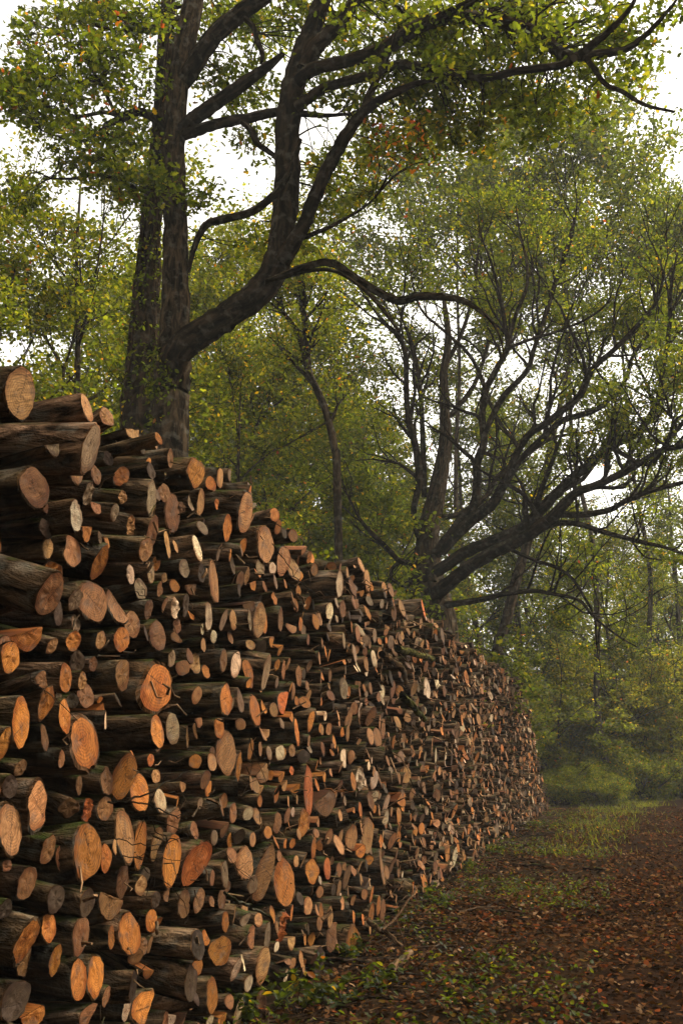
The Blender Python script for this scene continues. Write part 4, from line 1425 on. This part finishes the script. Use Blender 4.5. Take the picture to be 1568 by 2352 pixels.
for i, (pi, u, dp, sc, lab) in enumerate([
    (0, 480, 17.5, 1.15, 'dense green hazel shrub behind the skyline logs right of the forked oak'),
    (1, 585, 18.5, 1.2, 'yellow-flecked shrub below the arching oak branch'),
    (0, 640, 21.5, 1.2, 'broad green shrub left of the spreading oak trunk'),
    (1, 425, 17, .9, 'leafy shrub at the foot of the forked oak'),
    (0, 150, 15, .95, 'dark leafy shrub behind the topmost logs'),
    (1, 40, 18, 1.2, 'yellow-green shrub at the near end of the wood edge'),
    (1, 250, 18, 1.05, 'shrub close left of the ivy-clad trunk'),
    (0, 690, 27, 1.5, 'tall green shrub behind the slender crooked tree'),
    (0, 880, 30, 1.2, 'shrub half hidden behind the spreading oak trunk'),
    (1, 1090, 36, 1.3, 'golden-leaved shrub under the lowest oak limb'),
    (1, 1235, 40, 1.0, 'tall shrub just beyond the far end of the pile'),
    (1, 1400, 50, 1.1, 'tall yellow-green shrub on the far verge'),
    (1, 1545, 44, 1.0, 'green shrub at the far bend of the path'),
    (2, 1285, 35, .85, 'low rounded bush beside the far end of the pile'),
    (2, 1380, 35, .75, 'low bluish-green bush in the middle of the far verge'),
    (2, 1470, 38, 1.3, 'low bush nearest the far bend of the path'),
    (2, 1245, 38, .8, 'low bush touching the far end of the pile'),
    (3, 1300, 40, 1.25, 'pale leafy shrub hiding the trunks behind the far end of the pile'),
    (3, 1385, 43, 1.3, 'pale shrub in the middle of the far clearing'),
    (3, 1475, 41, 1.25, 'pale shrub right above the grassy bend of the path'),
    (3, 1550, 40, 1.2, 'pale shrub cut by the right edge of the clearing'),
    (3, 1225, 44, 1.2, 'pale shrub peeping out between the pile end and the bushes'),
    (0, 1340, 42, 1.2, 'green shrub standing behind the low bluish-green bush'),
    (1, 1500, 46, 1.2, 'pale shrub behind the bush nearest the path bend'),
    (1, 1460, 60, 1.5, 'far shrub deep behind the verge bushes'),
    (1, 1180, 46, 1.5, 'far golden shrub behind the leaning trunk'),
    (2, 1560, 42, 1.4, 'wide low bush beyond the path'),
]):
    place('s', SHR[pi], 'understorey_shrub', lab, 'shrub', u, dp, sc, i * 2.1, GS)

# the far wood that reads as one mass, plus unseen shading foliage
fw = MB()
C = []
for _ in range(1500):
    y = rng.uniform(62, 95)
    x = rng.uniform(-.62, .75) * y
    C.append((x, y, (24 if x < .03 * y else 15) * rng.random() ** 1.25 + .3))
for _ in range(900):                      # unseen foliage behind the camera and across the path, added to block light
    if rng.random() < .55:
        x, y = rng.uniform(-26, 26), rng.uniform(-26, -13)
    else:
        y = rng.uniform(-13, 13); x = .276 * y + rng.uniform(13, 24)
    C.append((x, y, 15 * rng.random() + .3))
leaves(fw, C, 1.6, 80, .32, (18, 36, 34, 16, 2, .3, .1, .1), flat=.7)
for _ in range(40):
    y = rng.uniform(60, 90); x = rng.uniform(-.6, .12) * y
    tube(fw, [(x, y, -.1), (x + rng.normal(0, .3), y, 6), (x + rng.normal(0, .6), y, 13)], [.28, .2, .08], 6, 1, (1, 1, 1, .5), 0, False)
o = fw.build('distant_and_shading_woodland', [M_LEAF, M_OAK])
o['kind'] = 'stuff'
tag(o, 'far-off wood behind all the single trees, plus unseen foliage added for shade', 'woodland')

# ------------------------------------------------------------------ the ground


def hgt(x, y):
    return .03 * np.sin(x * 1.3 + .6 * y) + .025 * np.sin(y * 1.9 - x) - .03


xs = np.concatenate([[-110, -60, -30], np.arange(-10, 20.1, .5), [40, 70, 120]])
ys = np.concatenate([[-45, -20, -10], np.arange(-2, 40.1, .5), [50, 65, 90, 130]])
X, Y = np.meshgrid(xs, ys)
Zg = np.where((np.abs(X) < 25) & (Y < 45), hgt(X, Y), -.03)
g = MB()
nx, ny = len(xs), len(ys)
i, j = np.meshgrid(np.arange(ny - 1), np.arange(nx - 1), indexing='ij')
g.add(np.stack([X, Y, Zg], -1).reshape(-1, 3), np.stack([i * nx + j, i * nx + j + 1, (i + 1) * nx + j + 1, (i + 1) * nx + j], -1).reshape(-1, 4))
o = g.build('ground', [M_GROUND], None, True)
o['kind'] = 'structure'


def path_mid(y):
    return .276 * y + 1.0 + .02 * np.maximum(y - 18, 0) ** 1.5


pv, n = [], 0
ysp = np.arange(-4, 60, .5)
for y in ysp:
    m = path_mid(y)
    hw = 1.55 + .15 * math.sin(y * 1.1) + .1 * math.sin(y * 2.7)
    for t in np.linspace(-1, 1, 7):
        x = m + hw * t
        zz = hgt(x, y) if y < 45 else -.03
        pv.append((x, y, zz + .012 - .03 * (abs(t) == 1)))
k = len(ysp)
i, j = np.meshgrid(np.arange(k - 1), np.arange(6), indexing='ij')
pm = MB()
pm.add(pv, np.stack([i * 7 + j, i * 7 + j + 1, (i + 1) * 7 + j + 1, (i + 1) * 7 + j], -1).reshape(-1, 4))
o = pm.build('path', [M_PATH], None, True)
o['kind'] = 'structure'

PALL = np.array([(.038, .017, .007), (.062, .025, .009), (.095, .045, .017), (.017, .009, .005), (.15, .085, .042), (.11, .028, .008), (.09, .05, .01)])


def litter(n, y0, y1, size, seed):
    global PAL
    keep = PAL
    PAL = np.vstack([PALL, PALL[:1]])
    y = y0 + (y1 - y0) * rng.random(n) ** 1.35
    x = .276 * y - 2.4 + rng.uniform(0, 1, n) * (7 + .1 * y)
    z = hgt(x, y) + .022 + rng.random(n) * .02
    mb = MB()
    leaves(mb, np.stack([x, y, z], -1), .001, 1, size, (22, 22, 12, 20, 5, 8, 3, 4), upb=2.2, bright=(.55, 1.3))
    PAL = keep
    return mb


lt = litter(42000, 3.5, 14, .055, 1)
lt.extend(litter(26000, 10, 32, .07, 2))
o = lt.build('leaf_litter', [M_LITTER])
o['kind'] = 'stuff'
tag(o, 'brown and rust fallen leaves strewn over path and verge', 'fallen leaves')

# chips and bark scraps below the sawn ends
C = []
for _ in range(3800):
    q_ = rng.uniform(-4.5, S1)
    p = P0 + PD * q_ + PN * (abs(rng.normal(0, .42)) + .02)
    C.append((p.x, p.y, hgt(p.x, p.y) + .03))
keep = PAL
PAL = np.array([TONE['t'], TONE['b'], TONE['p'], TONE['k'], TONE['o'], TONE['g'], TONE['b'], TONE['k']])
wc = MB()
leaves(wc, C, .002, 1, .045, (14, 24, 3, 34, 8, 10, 10, 10), upb=1.2, bright=(.4, 1))
PAL = keep
for _ in range(420):
    p = P0 + PD * rng.uniform(-4, S1 - 2) + PN * (abs(rng.normal(0, .35)) + .08)
    a, L = rng.uniform(0, 6.283), rng.uniform(.12, .55)
    z = hgt(p.x, p.y)
    e = np.array([math.cos(a), math.sin(a), 0]) * L
    b_ = np.array([p.x, p.y, z + .03])
    r_ = rng.uniform(.004, .014)
    tube(wc, [b_, b_ + e * .5 + rng.normal(0, .02, 3) + np.array([0, 0, .03]), b_ + e + np.array([0, 0, rng.uniform(-.01, .08)])], [r_, r_ * .9, r_ * .5], 5, 1, (*(np.array([1, .85, .7]) * rng.uniform(.6, 3)), rng.random()))
o = wc.build('wood_chips', [M_LITTER, M_TWIG])
o['kind'] = 'stuff'
tag(o, 'bark scraps, small sticks and saw chips scattered along the pile foot', 'wood chips')

# green growth on the verge between the pile and the path
C, cr_ = [], []
for _ in range(2500):
    y = 4.5 + 28 * rng.random() ** 1.5
    lo, hi = .276 * y - 2.35, path_mid(y) - 1.3
    t = rng.random() ** 1.15
    x = lo + (hi - lo) * t
    if math.sin(x * 2.3 + y * .7) + math.sin(y * 1.3 - x * .8) + rng.normal(0, .6) < .25:
        continue
    C.append((x, y, hgt(x, y) + .05 + rng.random() ** 2 * .14))
gc = MB()
leaves(gc, C, .085, 7, .042, (34, 30, 12, 4, 1, .5, .5, 8), flat=.5, upb=1.0, bright=(.3, .85))
o = gc.build('ground_cover', [M_LEAF])
o['kind'] = 'stuff'
tag(o, 'low nettle and bramble leaves covering the verge', 'ground cover')

gb = MB()
n = 26000
y = rng.uniform(17, 46, n)
x = .276 * y - 1.6 + rng.uniform(0, 1, n) ** .8 * (9 + .1 * y)
pm_ = path_mid(y)
ok = (np.abs(x - pm_) > 1.0 + .7 * rng.random(n)) | (rng.random(n) < .05)
x, y = x[ok], y[ok]
n = len(x)
z = np.where(y < 45, hgt(x, y), -.03)
hh = rng.uniform(.05, .17, n)
a = rng.uniform(0, 6.283, n)
lean = rng.normal(0, .5, (n, 2)) * hh[:, None]
wd = .012
v0 = np.stack([x - wd * np.cos(a), y - wd * np.sin(a), z], -1)
v1 = np.stack([x + wd * np.cos(a), y + wd * np.sin(a), z], -1)
v2 = np.stack([x + lean[:, 0], y + lean[:, 1], z + hh], -1)
col = np.ones((n, 4))
col[:, :3] = np.array([(.06, .075, .012), (.085, .095, .016), (.11, .10, .02)])[rng.integers(0, 3, n)] * rng.uniform(.7, 1.3, n)[:, None]
gb.add(np.stack([v0, v1, v2], 1).reshape(-1, 3), np.arange(3 * n).reshape(-1, 3), 0, None, np.repeat(col, 3, 0))
o = gb.build('grass', [M_LEAF])
o['kind'] = 'stuff'
tag(o, 'sparse pale grass on the far verge', 'grass')


# single leafy plants in the foreground
def plant(u, v, h, ns, label, seed, size, wts):
    global rng
    rng = np.random.default_rng(seed)
    p = ground_at(u, v)
    r = thing('bramble_plant', label, 'plant', (p.x, p.y, hgt(p.x, p.y)), 'leafy plants on the verge')
    stm, lf = MB(), MB()
    for k in range(ns):
        a = rng.uniform(0, 6.283)
        Q = np.array([np.array([math.cos(a) * t * h * .7, math.sin(a) * t * h * .7, h * (t - .35 * t * t) - .03]) for t in np.linspace(0, 1, 7)])
        tube(stm, Q, np.linspace(.004, .0015, 7), 4, 0, (1, 1, 1, .3))
        leaves(lf, Q[2:] + rng.normal(0, .02, (5, 3)), .05, 5, size, wts, flat=.5, upb=1.2, bright=(.35, .8))
    stm.build('stem', [M_TWIG], r)
    lf.build('foliage', [M_LEAF], r)


for i, (u, v, h, ns, lab) in enumerate([
    (600, 2345, .34, 6, 'bright leafy bramble at the very bottom of the verge'),
    (680, 2325, .38, 7, 'broad-leaved bramble beside the bright one at the bottom'),
    (500, 2350, .25, 5, 'small bramble hugging the pile foot at the bottom'),
    (770, 2310, .3, 6, 'tall nettle clump standing beside a bare stem'),
    (690, 2230, .26, 5, 'nettle clump right of the short grey log on the ground'),
    (810, 2190, .25, 6, 'leafy clump at the middle of the near verge'),
    (860, 2260, .2, 5, 'low clump nearest the path in the foreground'),
    (740, 2150, .24, 5, 'green clump below the pale leaning stick'),
    (960, 2060, .22, 6, 'pale green clump halfway along the verge'),
    (1060, 2000, .25, 6, 'lush clump beside the straight brown fallen branch'),
    (1130, 1960, .22, 6, 'clump between the fallen branch and the path'),
    (1010, 2090, .2, 5, 'small clump before the lush one on the middle verge'),
]):
    plant(u, v, h, ns, lab, 300 + i, .06, (30, 34, 18, 5, 3, .5, .2, 2))

# the damp air of the wood
hm = bpy.data.materials.new('damp air')
hm.use_nodes = True
t = hm.node_tree
t.nodes.clear()
pv_ = t.nodes.new('ShaderNodeVolumePrincipled')
pv_.inputs['Color'].default_value = (.95, .95, .9, 1)
pv_.inputs['Density'].default_value = .0008
ot = t.nodes.new('ShaderNodeOutputMaterial')
t.links.new(pv_.outputs[0], ot.inputs['Volume'])
hz = MB()
x0, x1, y0, y1, z0, z1 = -125, 135, -60, 145, -1.2, 48
hz.add([(x0, y0, z0), (x1, y0, z0), (x1, y1, z0), (x0, y1, z0), (x0, y0, z1), (x1, y0, z1), (x1, y1, z1), (x0, y1, z1)],
       [(0, 3, 2, 1), (4, 5, 6, 7), (0, 1, 5, 4), (1, 2, 6, 5), (2, 3, 7, 6), (3, 0, 4, 7)])
o = hz.build('haze', [hm])
o['kind'] = 'stuff'
tag(o, 'thin pale air between the trees', 'haze')
